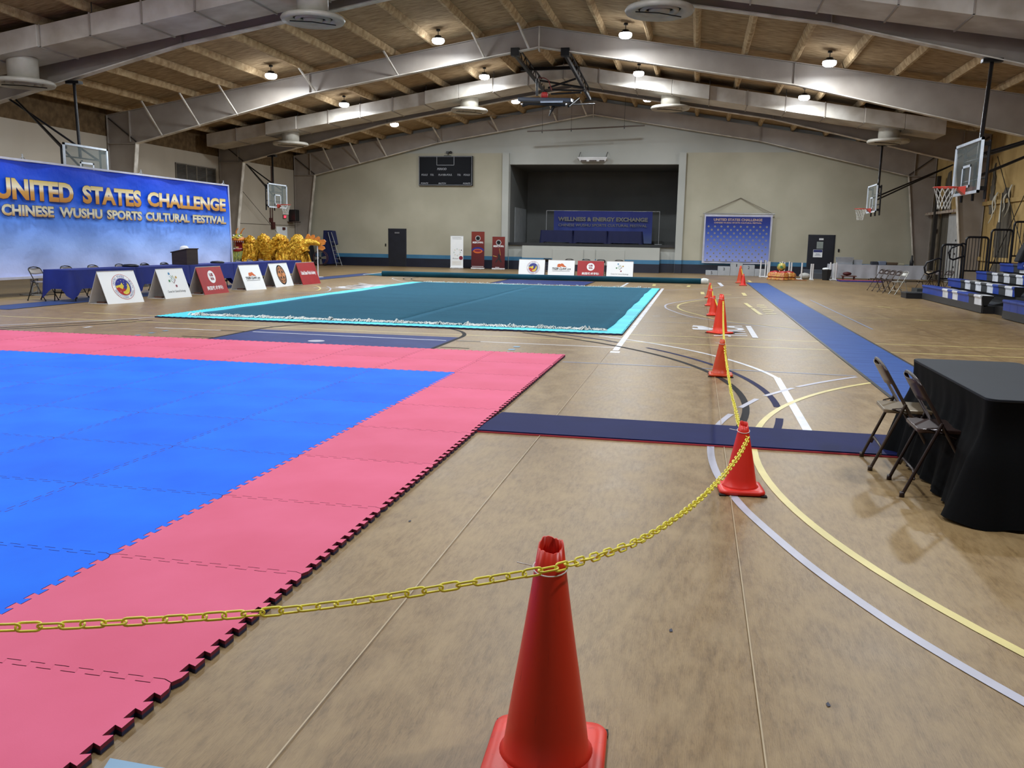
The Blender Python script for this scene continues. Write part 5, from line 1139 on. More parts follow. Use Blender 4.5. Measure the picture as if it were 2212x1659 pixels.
# heater above the stage and pipe under the ridge
t = thing('wall_heater', 'white wall heater with chains above the stage opening', 'heater', (-5.75, 48.4, 5.9)); mb = MB(); mb.hexa([(-6.58, 48.25, 6.06), (-4.98, 48.25, 6.06), (-4.98, 48.6, 5.98), (-6.58, 48.6, 5.98)], [(-6.58, 48.25, 6.12), (-4.98, 48.25, 6.12), (-4.98, 48.6, 6.12), (-6.58, 48.6, 6.12)]); mb.hexa([(-6.45, 48.3, 5.9), (-5.1, 48.3, 5.9), (-5.1, 48.58, 5.9), (-6.45, 48.58, 5.9)], [(-6.55, 48.27, 6.06), (-5.0, 48.27, 6.06), (-5.0, 48.6, 6.0), (-6.55, 48.6, 6.0)]); mb.build('reflector', white_p, t)
for a, b in ((-6.42, -6.1), (-5.95, -5.55), (-5.4, -5.12)): mb = MB(); mb.box(a, 48.285, 5.905, b, 48.30, 5.97); mb.build('burner_grille', mat('burner_dark', (84, 72, 66)), t)
for x in (-6.52, -5.04): mb = MB(); mb.tube([(x, 48.3, 6.12), (x+.05, 48.62, 6.42)], .015, 5); mb.build('support_chain', black_m, t)
t = thing('pipe_batten', 'long thin brown pipe hanging under the ridge above the stage', 'pipe', (-6.3, 46.5, 7.6)); ya = 46.6
a = WY(1139, 284, ya); b = WY(1393, 271, ya); bm_ = mat('batten_brown', (84, 70, 60), rough=.5)
mb = MB(); mb.tube([(a[0], ya, a[1]), (b[0], ya, b[1])], .035, 8); mb.build('pipe', bm_, t)
for f_ in (.13, .38, .83): x = a[0]+(b[0]-a[0])*f_; z = a[1]+(b[1]-a[1])*f_; mb = MB(); mb.tube([(x, ya, z-.12), (x, ya, z+.05)], .025, 6); mb.build('clamp', black_m, t); mb = MB(); mb.tube([(x, ya, z), (x, ya, Zdeck(x)-.05)], .008, 4); mb.build('hanging_cable', black_m, t)
# on the stage
fold = 'stage tables'
for i, (xa, xb) in enumerate(((-8.75, -6.95), (-6.85, -5.0), (-4.9, -3.05))):
    w3 = ('left', 'middle', 'right')[i]
    tt = fold_table(xa, xb, 49.6, 50.3, .71, f'{w3} folding table on the stage', 'folding tables on the stage', 'x'); tt.location.z = 1.5
    c3 = cloth(xa, xb, 49.6, 50.3, .71, .06, 'tablecloth', f'dark blue cloth on the {w3} stage table', mat('dark_royal', (5, 16, 70), rough=.75), .1, 'blue cloths on the stage tables'); c3.location.z += 1.5
t = thing('stage_banner', 'blue banner on a pipe stand behind the stage tables', 'banner', (-5.4, 51.2, 1.5)); yy = 51.2
a = WY(1197, 455, yy); b = WY(1410, 456, yy)
bx0, bx1, bz1 = a[0], b[0], a[1]
mb = MB(); mb.grid(lambda u, v: (bx0+(bx1-bx0)*u, yy+.03*math.sin(u*40)*(1-v)+.04*math.sin(u*9), 1.55+(bz1-1.55)*v), 60, 6); mb.build('banner_cloth', grad_mat('stage_banner_blue', [(0, (90, 106, 150)), (.35, (36, 54, 128)), (1, (16, 30, 116))], .05, bz1-1.5), t)
pl = Plane(((bx0+bx1)/2, yy-.08, 0), (1, 0, 0), (0, 0, 1)); mb = MB(); zA = WY(1300, 474, yy)[1]; zB = WY(1300, 487, yy)[1]
d_text(mb, pl, 'WELLNESS & ENERGY EXCHANGE', 0, zA, (bx1-bx0)*.91, .24, bold=.05); d_text(mb, pl, 'CHINESE WUSHU SPORTS CULTURAL FESTIVAL', 0, zB, (bx1-bx0)*.90, .15, bold=.015); mb.build('silver_lettering', mat('silver_print', (124, 122, 116)), t)
for x in (bx0-.45, bx1+.4): mb = MB(); mb.tube([(x, yy+.05, 1.5), (x, yy+.05, bz1)], .022, 6); mb.box(x-.2, yy-.1, 1.5, x+.2, yy+.2, 1.52); mb.build('stand_pole', tr, t)
mb = MB(); mb.tube([(bx0-.45, yy+.05, bz1), (bx1+.4, yy+.05, bz1)], .02, 6); mb.build('crossbar', tr, t)
# roll-up banners
def rollup(x0, x1, h, label, kind):
    y = 47.35; t = thing('rollup_banner', label, 'banner', ((x0+x1)/2, y, 0), 'roll-up banners left of the stage')
    mm = white_m if kind == 'w' else grad_mat('maroon_banner', [(0, (70, 16, 22)), (.5, (96, 24, 28)), (1, (128, 46, 34))], 0, 2, rough=.5)
    mb = MB(); mb.box(x0+.01, y-.004, .07, x1-.01, y+.004, h); mb.build('banner_sheet', mm, t)
    mb = MB(); mb.box(x0, y-.06, .015, x1, y+.06, .08); mb.build('base_cassette', white_p, t, bevel=.01)
    mb = MB(); mb.tube([(x0, y, h), (x1, y, h)], .012, 6); mb.build('top_rail', tr, t)
    for s in (.25, .75): mb = MB(); x = x0+(x1-x0)*s; mb.box(x-.03, y-.16, 0, x+.03, y+.16, .015); mb.build('foot', tr, t)
    W_ = x1-x0; pl = Plane(((x0+x1)/2, y-.005, h/2), (1, 0, 0), (0, 0, 1), lift=.002); mb = MB()
    if kind == 'w':
        d_line(mb, pl, [(-.28, h*.45), (.26, h*.45)], .012, mi('k')); d_line(mb, pl, [(-.26, h*.41), (.28, h*.41)], .008, mi('k')); d_disc(mb, pl, .24, -h*.17, .11, mi('m'), 1)
        d_line(mb, pl, [(-.24, -h*.20), (-.20, -h*.17), (-.17, -h*.20), (-.08, -h*.19), (-.02, -h*.20), (.06, -h*.19), (.1, -h*.195)], .014, mi('k'))
        for k in range(5): d_line(mb, pl, [(-.26, -h*(.28+.025*k)), (.26, -h*(.28+.025*k))], .006, mi('a'))
        for k in range(8): a = k*.8; d_ring(mb, pl, .02+.18*math.cos(a), .0+.18*math.sin(a), .025, .033, mi('a' if k % 2 else 'g'), 1, 10)
        d_disc(mb, pl, .26, .12, .03, mi('k'), 1, 10)
    else:
        d_disc(mb, pl, 0, h*.32, .145, mi('w'), 1); logo_usw(mb, pl, 0, h*.32, .13, 'w', 'k'); d_text(mb, pl, '美国武术学院', 0, h*.21, W_*.82, .11, mi('w'), bold=.02, k=1)
        if kind == 'a':
            d_poly(mb, pl, [(-W_*.46, -.02)]+[(W_*.46*math.cos(PI-PI*i/12), -.02+.2*math.sin(PI*i/12)) for i in range(13)]+[(W_*.46, -.02)], mi('b'), 1); d_disc(mb, pl, 0, -.04, .27, mi('o'), 2, 24, .12); d_disc(mb, pl, 0, -.02, .2, mi('m'), 3, 20, .06); d_line(mb, pl, [(-.33, -h*.43), (.33, -h*.43)], .02, mi('w'))
        else:
            d_line(mb, pl, [(.04, .26), (.12, -.12)], .02, mi('a')); d_poly(mb, pl, [(-.03, -.02), (.08, -.1), (.1, -.28), (.2, -.5), (.12, -.5), (.02, -.33), (-.06, -.42), (-.14, -.52), (-.18, -.48), (-.02, -.26)], mi('k'), 2); d_line(mb, pl, [(-.3, -.15), (-.1, -.19)], .035, mi('a')); d_line(mb, pl, [(-.18, -h*.43), (.05, -h*.43)], .02, mi('w'))
    mb.build('printed_logo', EM, t)
rollup(-13.45, -12.70, 1.80, 'white roll-up banner, leftmost of the three by the stage', 'w'); rollup(-12.25, -11.49, 2.06, 'tall maroon roll-up banner with orange picture in the middle', 'a'); rollup(-11.06, -10.33, 1.80, 'shorter maroon roll-up banner with sword figure, next to the stage', 'b')
# podium
grey_b = mat('podium_grey', (186, 190, 196), rough=.5)
for x0, x1, h, s, lb in ((.50, 1.10, .24, '5', 'lowest podium block, numbered 5'), (1.11, 1.73, .46, '3', 'grey podium block numbered 3, second from left'), (1.74, 2.35, .66, '1', 'tallest grey podium block, numbered 1'), (2.36, 2.95, .56, '2', 'grey podium block numbered 2, right of the tallest one'), (2.96, 3.5, .36, '4', 'grey podium block at the right end, behind the white pipes')):
    t = thing('podium_block', lb, 'podium', ((x0+x1)/2, 47, 0), 'winners podium blocks'); mb = MB(); mb.box(x0, 46.75, 0, x1, 47.3, h); mb.build('block', grey_b, t, bevel=.006)
    pl = Plane(((x0+x1)/2, 46.75, h-(.11 if h < .3 else .13)), (1, 0, 0), (0, 0, 1)); mb = MB(); d_text(mb, pl, s, 0, 0, .085 if s != '1' else .045, .14); mb.build('number', dark_m, t)
# ================================================================ RIGHT FAR CORNER CLUTTER
for i, (pa, pb, y) in enumerate(((1641.5, 1652, 45.3), (1657, 1660.5, 44.9), (1683, 1693, 46.2), (1688, 1703, 43.6), (1708, 1730.5, 43.3), (1750.6, 1754.6, 43.2), (1792, 1805, 43.6), (1799, 1801.5, 43.9))):
    xa = WY(pa, 600, y)[0]; xb = WY(pb, 600, y)[0]; t = thing('pvc_rack', 'white pipe rack standing '+('leftmost by the podium', 'just left of the red lanterns', 'behind the golden ball', 'right behind the red lanterns', 'right of the lanterns with a long foot pipe', 'beside the white bundle', 'in front of the white table', 'as a lone thin pair before the white table')[i], 'pipe rack', (xa, y, 0), 'white plastic pipe racks'); h = .84-.04*(i % 3)
    for x in (xa, xb): mb = MB(); mb.tube([(x, y, .03), (x+.01, y, h)], .035, 8); mb.build('post', white_p, t)
    mb = MB(); mb.tube([(xa-.05, y, .03), (xb+.05, y, .03)], .03, 7); mb.tube([(xa, y-.3, .03), (xa, y+.3, .03)], .03, 7); mb.tube([(xb, y-.3, .03), (xb, y+.3, .03)], .03, 7); mb.build('foot_pipe', white_p, t)
lr = mat('lantern_red', (196, 40, 40), rough=.5, c2=(170, 26, 30), scale=6); lg = mat('lantern_gold', (222, 178, 92), rough=.4, c2=(196, 90, 50), scale=12)
for i, (x, y, r, m_, lb) in enumerate(((3.62, 42.6, .30, lr, 'crumpled red cloth lantern on the floor, left one under the golden ball'), (4.22, 42.7, .32, lr, 'crumpled red cloth lantern on the floor, right one beside white pipes'), (3.92, 42.25, .26, lr, 'crumpled red cloth lantern on the floor, front one'))):
    t = thing('lantern', lb, 'lantern', (x, y, 0), 'red cloth lanterns')
    mb = MB(); mb.lathe([(0, .005), (r*.7, .01), (r, .12), (r*.98, .26), (r*.7, .38), (0, .43)], 28, (x, y, 0), fn=lambda a, k: 1+.05*math.cos(a*14)); mb.build('lantern_body', m_, t)
    mb = MB(); mb.lathe([(r*.8, .35), (r*1.0, .30), (r*1.12, .16)], 40, (x, y, 0), fn=lambda a, k: 1+.07*math.sin(a*9+k)); mb.lathe([(r*1.05, .12), (r*1.2, .02)], 40, (x, y, 0), fn=lambda a, k: 1+.08*math.sin(a*8+k*2)); mb.build('gold_frill', lg, t)
t = thing('ornate_ball', 'gold and green ball resting on the red lanterns', 'ball', (3.9, 42.5, .40)); mb = MB(); ell(mb, (3.88, 42.5, .60), .2, .2, .2); mb.build('ball', mat('ball_gold', (206, 186, 96), rough=.35, c2=(96, 150, 80), scale=5, lo=.5, hi=.6), t); mb = MB(); mb.lathe([(0, -.01), (.06, -.005)], 14, (3.86, 42.3, .60), ax='Y'); mb.build('green_eye', emb['g'], t)
mb = MB(); mb.tube([(4.4, 42.3, .02), (4.8, 42.2, .02), (5.0, 42.15, .02)], .02, 6); o = mb.build('wooden_stick', mat('stick_brown', (176, 110, 60))); tag(o, 'short brown stick on the floor right of the lanterns', 'stick')
wt = mat('white_cloth', (196, 198, 206), rough=.7, c2=(184, 186, 196), scale=2, bump=.15)
for i, (xa, xb) in enumerate(((6.25, 8.38), (8.42, 10.55))):
    s_ = ('left', 'right')[i]
    fold_table(xa, xb, 44.2, 44.95, .74, f'folding table under white cloth, {s_} one of two by the right corner', 'white-covered tables', 'x'); cloth(xa, xb, 44.2, 44.95, .74, .10, 'tablecloth', f'greyish white cloth on the {s_} table in the right corner', wt, .0, 'white cloths on the corner tables', fl0=.03)
def bin_(x, y, z, w_, d, h, label, m_, lid=True):
    t = thing('storage_bin', label, 'bin', (x, y, z), 'clear plastic storage bins'); b = [(x-w_*.43, y-d*.43, z), (x+w_*.43, y-d*.43, z), (x+w_*.43, y+d*.43, z), (x-w_*.43, y+d*.43, z)]; u = [(x-w_/2, y-d/2, z+h), (x+w_/2, y-d/2, z+h), (x+w_/2, y+d/2, z+h), (x-w_/2, y+d/2, z+h)]
    mb = MB(); mb.add(b+u, [(3, 2, 1, 0), (0, 1, 5, 4), (1, 2, 6, 5), (2, 3, 7, 6), (3, 0, 4, 7)]); mb.build('bin_body', m_, t, solid=.01)
    mb = MB(); mb.box(x-w_*.52, y-d*.52, z+h, x+w_*.52, y+d*.52, z+h+.02); (mb.build('bin_lid', m_, t) if lid else None)
    mb = MB(); mb.hexa([(x-w_*.35, y-d*.35, z+.01), (x+w_*.35, y-d*.35, z+.01), (x+w_*.35, y+d*.35, z+.01), (x-w_*.35, y+d*.35, z+.01)], [(x-w_*.3, y-d*.3, z+h*.4), (x+w_*.1, y-d*.3, z+h*.6), (x+w_*.3, y+d*.3, z+h*.3), (x-w_*.3, y+d*.3, z+h*.5)]); mb.build('contents', white_m, t)
clr = mat('clear_plastic', (200, 206, 214), rough=.25, alpha=.55); gclr = mat('grey_plastic', (110, 116, 128), rough=.3, alpha=.85)
bin_(6.95, 44.55, .748, .75, .5, .32, 'clear bin with lid on the left end of the white table', clr); bin_(7.55, 44.6, .748, .4, .4, .22, 'smaller clear bin without lid on the white table', clr, False); bin_(5.75, 45.2, 0, 1.0, .5, .26, 'grey bin on the floor before the right door', gclr); bin_(5.7, 45.9, 0, .9, .5, .40, 'taller grey bin behind the other one at the right door', gclr)
mb = MB(); mb.lathe([(0, .0), (.18, .0), (.22, .5), (.2, .5), (.19, .05)], 4, (6.05, 43.6, 0), sm=False); o = mb.build('trash_can', black_m, solid=0); tag(o, 'square black trash can in front of the white table', 'trash can')
mb = MB(); ell(mb, (6.0, 43.6, .52), .16, .12, .07); o = mb.build('white_paper', white_m); tag(o, 'crumpled white paper sticking out of the trash can', 'paper')
mb = MB(); ell(mb, (5.1, 43.9, .16), .26, .2, .16); o = mb.build('white_bundle', mat('bundle_white', (208, 206, 200), bump=.5)); tag(o, 'round white cloth bundle between the pipe racks', 'bundle')
for (x, w_, h, m_, lb) in ((8.3, .3, .16, mat('dark_bag', (48, 52, 66)), 'dark rounded bag on the white tables at their joint'), (8.65, .34, .18, mat('paleblue_bag', (124, 134, 156)), 'pale blue bag on the white tables'), (9.1, .5, .13, mat('brown_box', (92, 72, 52)), 'flat brown box on the right white table'), (9.45, .35, .10, mat('cream_box', (182, 176, 150)), 'cream box on the right white table')):
    mb = MB(); mb.box(x-w_/2, 44.4, .747, x+w_/2, 44.75, .747+h); o = mb.build('table_item', m_, bevel=.03); tag(o, lb, 'bag' if 'bag' in lb else 'box'); 
mb = MB(); mb.lathe([(0, 0), (.09, 0), (.09, .2), (.05, .28), (.045, .45), (0, .5)], 12, (9.95, 44.5, .747)); o = mb.build('black_bottle', black_m); tag(o, 'tall black bottle near the right end of the white tables', 'bottle')
t = thing('wooden_stool', 'low brown stool with dark red bundle beside the white pipes', 'stool', (7.0, 43.5, 0)); mb = MB(); mb.box(6.7, 43.3, .2, 7.35, 43.7, .24); mb.build('seat', mat('stool_brown', (104, 66, 52)), t)
for x in (6.78, 7.27):
    for y in (43.36, 43.64): mb = MB(); mb.box(x-.02, y-.02, 0, x+.02, y+.02, .2); mb.build('leg', mat('stool_brown', (104, 66, 52)), t)
mb = MB(); ell(mb, (6.95, 43.5, .33), .2, .15, .09); o = mb.build('red_bundle', mat('bundle_red', (84, 24, 28))); tag(o, 'dark red cloth bundle on the low brown stool', 'bundle')
rb = mat('small_mat_red', (196, 84, 92), rough=.6); ub = mat('small_mat_blue', (70, 74, 170), rough=.6)
sm_ = tile_mesh('tile_mesh_small', .62, 1.0, rb, ub, h=.06, n=8); t = thing('spare_mats', 'spare red and blue puzzle mats lying before the white table', 'floor mat', (7.4, 42.8, 0))
for i in range(3): o = bpy.data.objects.new('foam_tile', sm_); COL.objects.link(o); o.parent = t; o.location = (-.62+.62*i, 0, 0)
# folding chairs in two groups
gf = 'folding chairs standing in a row beside the bleachers'
for i, (x, y) in enumerate(((6.55, 34.35), (6.6, 33.7), (6.66, 33.05), (6.72, 32.4), (6.78, 31.75))):
    dup(cg, (x, y, 0), PI+.25, ('farthest brown', 'second brown', 'middle brown', 'fourth brown', 'nearest pale metal')[i]+' folding chair of the row left of the bleachers', gf, swap={'chair_grey': brn_ch, 'chair_tube_black': tubeb} if i < 4 else {'chair_grey': silv, 'chair_tube_black': silv})
for i, (x, y) in enumerate(((8.05, 33.9), (8.45, 34.1), (8.85, 34.3))):
    dup(cg, (x, y, 0), PI+.4, ('cream-backed', 'middle dark', 'rightmost dark')[i]+' folding chair at the end of the bleachers', 'folding chairs behind the bleacher rails', swap={'chair_grey': tan_ch if i == 0 else brn_ch, 'chair_tube_black': tubeb})
# ================================================================ BLEACHERS
sblue = mat('seat_blue', (32, 70, 168), rough=.4, c2=(28, 62, 154)); swhite = mat('seat_white', (226, 228, 234), rough=.4); sgrey = mat('seat_charcoal', (52, 54, 56), rough=.5); deckm = mat('bleacher_deck', (62, 66, 70), rough=.5, c2=(52, 56, 60)); riser_m = mat('bleacher_black', (24, 24, 26), rough=.5)
ROWS = [(7.0, .45), (7.72, .68), (8.44, .92), (9.16, 1.17), (9.88, 1.42), (10.6, 1.66)]
def seatmod(X, ya, yb_, zt, m_, parent):
    a, b = min(ya, yb_)+.004, max(ya, yb_)-.004
    prof = [(X+.004, zt-.25), (X, zt-.10), (X-.004, zt-.075), (X-.022, zt-.06), (X-.028, zt-.035), (X-.02, zt-.008), (X, zt), (X+.12, zt-.008), (X+.26, zt-.004), (X+.30, zt-.02), (X+.30, zt-.05), (X+.16, zt-.10), (X+.06, zt-.25)]
    n = len(prof); mb = MB(); mb.add([(x, a, z) for x, z in prof]+[(x, b, z) for x, z in prof], [(i, n+i, n+(i+1) % n, (i+1) % n) for i in range(n)]+[tuple(range(n)), tuple(reversed(range(n, 2*n)))]); return mb.build('seat', m_, parent)
def bleacher(label, ya, yb_, rows, seqs, loc):
    t = thing('bleacher_section', label, 'bleachers', loc, 'pull-out bleacher sections')
    for i, (X, zt) in enumerate(rows):
        zb = zt-.25
        mb = MB(); mb.box(X+.10, ya, max(0, zb-.26) if i else 0, X+.14, yb_, zb+.02); mb.build('riser_board', riser_m, t)
        if i == 0: mb = MB(); mb.box(X+.0, ya, .015, X+.05, yb_, zb); mb.build('front_board', mat('front_board_grey', (50, 51, 53), rough=.5), t)
        nx = rows[i+1][0] if i+1 < len(rows) else X+.75
        mb = MB(); mb.box(X+.10, ya, zb-.02, nx+.12, yb_, zb+.005); mb.build('deck_board', deckm, t)
        mb = MB(); q = [(X+.01, zt-.25), (X-.02, zt-.05), (X+.0, zt-.008), (X+.30, zt-.012), (X+.22, zt-.09), (X+.12, zt-.25)]; mb.hexa([(x, ya-.015, z) for x, z in q], [(x, ya, z) for x, z in q]); mb.build('end_cap', riser_m, t)
        for (a, b, c) in seqs[i]: seatmod(X, a, b, zt, {'b': sblue, 'w': swhite, 'k': sgrey}[c], t)
    for y in (ya+.03, yb_-.03):
        mb = MB(); q = [(rows[0][0]+.06, 0), (rows[-1][0]+.7, 0), (rows[-1][0]+.7, rows[-1][1]-.28), (rows[0][0]+.06, .16)]; mb.hexa([(x, y-.015, z) for x, z in q], [(x, y+.015, z) for x, z in q]); mb.build('end_panel', riser_m, t)
    return t
def seq(X, pxs, cols, y_at):
    ys = [min(29.55, WX(p, y_at(p), X)[0]) for p in pxs]; return [(ys[i], ys[i+1], cols[i]) for i in range(len(cols))]
r1 = seq(7.0, [1991.7, 2036.8, 2048.1, 2058, 2069.3, 2093.2, 2105.2, 2120], 'bwbwbkw', lambda p: 615+(p-1991)*.2326)
r2 = seq(7.72, [2045, 2076.3, 2085.5, 2096.8, 2108, 2120, 2132.7, 2145.4, 2158, 2172.2, 2187.7], 'bkwkwkwbkw', lambda p: 601+(p-2045)*.16)
r3 = seq(8.44, [2110, 2132.7, 2144.7, 2156.7, 2169.4, 2182, 2196.2, 2210.3], 'bkwkwkw', lambda p: 585.4+(p-2110)*.13)
r4 = seq(9.16, [2154.6, 2190.6, 2203.2], 'bk', lambda p: 568.5+(p-2154)*.1)
r2e = r2[-1][1]; r3e = r3[-1][1]; r4e = r4[-1][1]
def fill(y0, y1, pat):
    n = max(1, round((y0-y1)/.46)); s = (y0-y1)/n; return [(y0-s*k, y0-s*(k+1), pat[k % len(pat)]) for k in range(n)]
r2 += fill(r2e, 23.64, 'bbb'); r3 += fill(r3e, 23.64, 'bkwk'); r4 += fill(r4e, 23.64, 'wkwb')
bleacher('striped blue, white and charcoal bleacher section beyond the aisle', 23.64, 29.55, ROWS, [r1, r2, r3, r4, fill(29.55, 23.64, 'bbkw'), fill(29.55, 23.64, 'bkwk')], (7.0, 26.6, 0))
S2 = 22.1
bleacher('nearest bleacher section cut by the right edge of the picture', 16.5, S2, ROWS[:4], [fill(S2, 16.5, 'bbbw'), fill(S2, 16.5, 'wwbk'), fill(S2, 16.5, 'bbwk'), fill(S2, 16.5, 'kwbb')], (7.0, 19, 0))
t = thing('aisle_steps', 'black aisle step between the two bleacher sections', 'steps', (7.6, 22.9, 0))
for X, z in ((7.3, .20), (7.75, .43), (8.5, .67), (9.2, .9)): mb = MB(); mb.box(X, S2+.02, z-.2 if z > .25 else 0, X+.75, 23.62, z); mb.build('step', riser_m, t)
t = thing('end_step', 'low grey step block at the far end of the bleachers', 'steps', (6.8, 30, 0)); mb = MB(); mb.box(6.55, 29.62, 0, 7.3, 30.35, .16); mb.build('step_block', riser_m, t); mb = MB(); mb.box(6.53, 29.6, .16, 7.32, 30.37, .19); mb.build('step_tread', deckm, t)
mb = MB(); mb.box(7.05, 30.45, .0, 8.1, 31.2, .28); o = mb.build('platform_box', mat('platform_dark', (54, 58, 60))); tag(o, 'dark platform box behind the end step, below the first rail', 'platform')
def rail(x0, x1, z0, z1, y, label, loop=None, nsp=6):
    t = thing('guard_rail', label, 'railing', ((x0+x1)/2, y, z0), 'black guard rails at the bleacher end'); r = .1; pts = [(x0, y, z0-.46)]
    for i in range(7): a = PI-PI/2*i/6; pts.append((x0+r+r*math.cos(a), y, z1-r+r*math.sin(a)))
    for i in range(7): a = PI/2-PI/2*i/6; pts.append((x1-r+r*math.cos(a), y, z1-r+r*math.sin(a)))
    pts.append((x1, y, z0-.3)); mb = MB(); mb.tube(pts, .032, 8); mb.tube([(x0, y, z0), (x1, y, z0)], .025, 6); mb.build('rail_frame', steel_m, t)
    for k in range(nsp): x = x0+(x1-x0)*(k+1)/(nsp+1); mb = MB(); mb.tube([(x, y, z0), (x, y, z1)], .011, 6); mb.build('spindle', steel_m, t)
    if loop:
        zc = loop; mb = MB(); pts = [(x1 if 0 else x0+.0, y-.05, zc+.22), (x0-.1, y-.05, zc+.24), (x0-.42, y-.05, zc+.10), (x0-.48, y-.05, zc-.05), (x0-.44, y-.05, zc-.22), (x0-.34, y-.05, zc-.27), (x0-.03, y-.05, zc-.14)]; mb.tube(pts, .028, 8); mb.build('hand_loop', steel_m, t)
    return t
YR = 29.85
def rx(px, py): return WY(px, py, YR)
for (a, b, zb_, lb, lp) in (((2036, 528), (2081, 528), (2036, 602), 'first low guard rail with hand loop, leftmost at the bleacher end', 550-42+40), ((2088, 512), (2136, 512), (2088, 585), 'second guard rail with hand loop at the bleacher end', 1), ((2143, 496), (2189, 495), (2143, 568), 'third guard rail at the bleacher end', 0), ((2192, 479), (2245, 478), (2192, 553), 'fourth and highest guard rail, cut by the right edge', 0)):
    x0, z1 = rx(*a); x1, _ = rx(*b); _, z0 = rx(*zb_)
    rail(x0, x1, z0, z1, YR, lb, (z0+z1)/2-.02-(.12 if lp > 1 else -.1) if lp else None)
mb = MB(); mb.tube([(9.6, 24.0, .9), (9.4, 24.0, 1.5), (9.55, 24.0, 1.68), (10.1, 24.0, 1.72), (10.35, 24, 1.6)], .022, 8); o = mb.build('aisle_handrail', steel_m); tag(o, 'curved aisle handrail at the right edge of the picture', 'railing')
t = thing('jacket', 'black jacket and blue bag left on an upper bleacher row', 'jacket', (10.3, 27.9, 1.42)); jx, jz = WY(2208, 545, 27.6); mb = MB(); q = [(jx-.12, jz-.28), (jx+.5, jz-.28), (jx+.5, jz+.32), (jx+.1, jz+.30), (jx-.02, jz+.05)]; mb.hexa([(x, 27.5, z) for x, z in q], [(x, 27.9, z) for x, z in q]); mb.build('jacket_body', mat('jacket_black', (14, 14, 18), rough=.8), t, bevel=.05); mb = MB(); mb.box(jx+.0, 27.5, jz-.5, jx+.5, 27.9, jz-.27); mb.build('blue_bag', sblue, t, bevel=.04)
t.location.z = t.location.z
# right wall door panel and bits
mb = MB(); q = [(41.7, .02), (44.6, .02), (44.8, 3.15), (41.9, 3.15)]; mb.hexa([(XRc-.14, y, z) for y, z in q], [(XRc-.09, y, z) for y, z in q]); o = struct(mb.build('door_4', mat('panel_white', (192, 192, 190), rough=.6, c2=(178, 178, 176)))); o['_loc'] = (0, 0, 0)
for z in (.7, 1.3, 1.9, 2.5): mb = MB(); mb.lathe([(0, 0), (-.0, .03)], 3, (XRc-.14, 42.1, z)); mb = MB(); mb.box(XRc-.16, 43.2, z, XRc-.14, 43.3, z+.08); mb.build('bolt_head', black_m, o)
mb = MB(); mb.box(XRc-.4, 40.3, 3.2, XRc-.25, 48.2, 3.32); struct(mb.build('trim_5', mat('beam_cream', (190, 176, 160), c2=(120, 70, 50), scale=4, lo=.5, hi=.7)))
mb = MB(); mb.box(XRc-.45, 46.1, 0, XRc-.3, 46.35, 5.0); struct(mb.build('trim_6', mat('post_dark', (44, 38, 34))))
mb = MB(); mb.tube([(XRc-.5, 36.2, .0), (XRc-.35, 36.9, 3.7)], .02, 6); o = mb.build('leaning_pole', black_m); tag(o, 'thin dark pole leaning on the right wall behind the rails', 'pole')
mb = MB(); mb.hexa([(XRc-.37, 36.75, 2.6), (XRc-.37, 37.0, 2.6), (XRc-.37, 36.95, 3.4), (XRc-.37, 36.85, 3.5)], [(XRc-.34, 36.75, 2.6), (XRc-.34, 37.0, 2.6), (XRc-.34, 36.95, 3.4), (XRc-.34, 36.85, 3.5)]); o = mb.build('rag', shred); tag(o, 'pale torn rag hanging from the leaning pole', 'cloth')
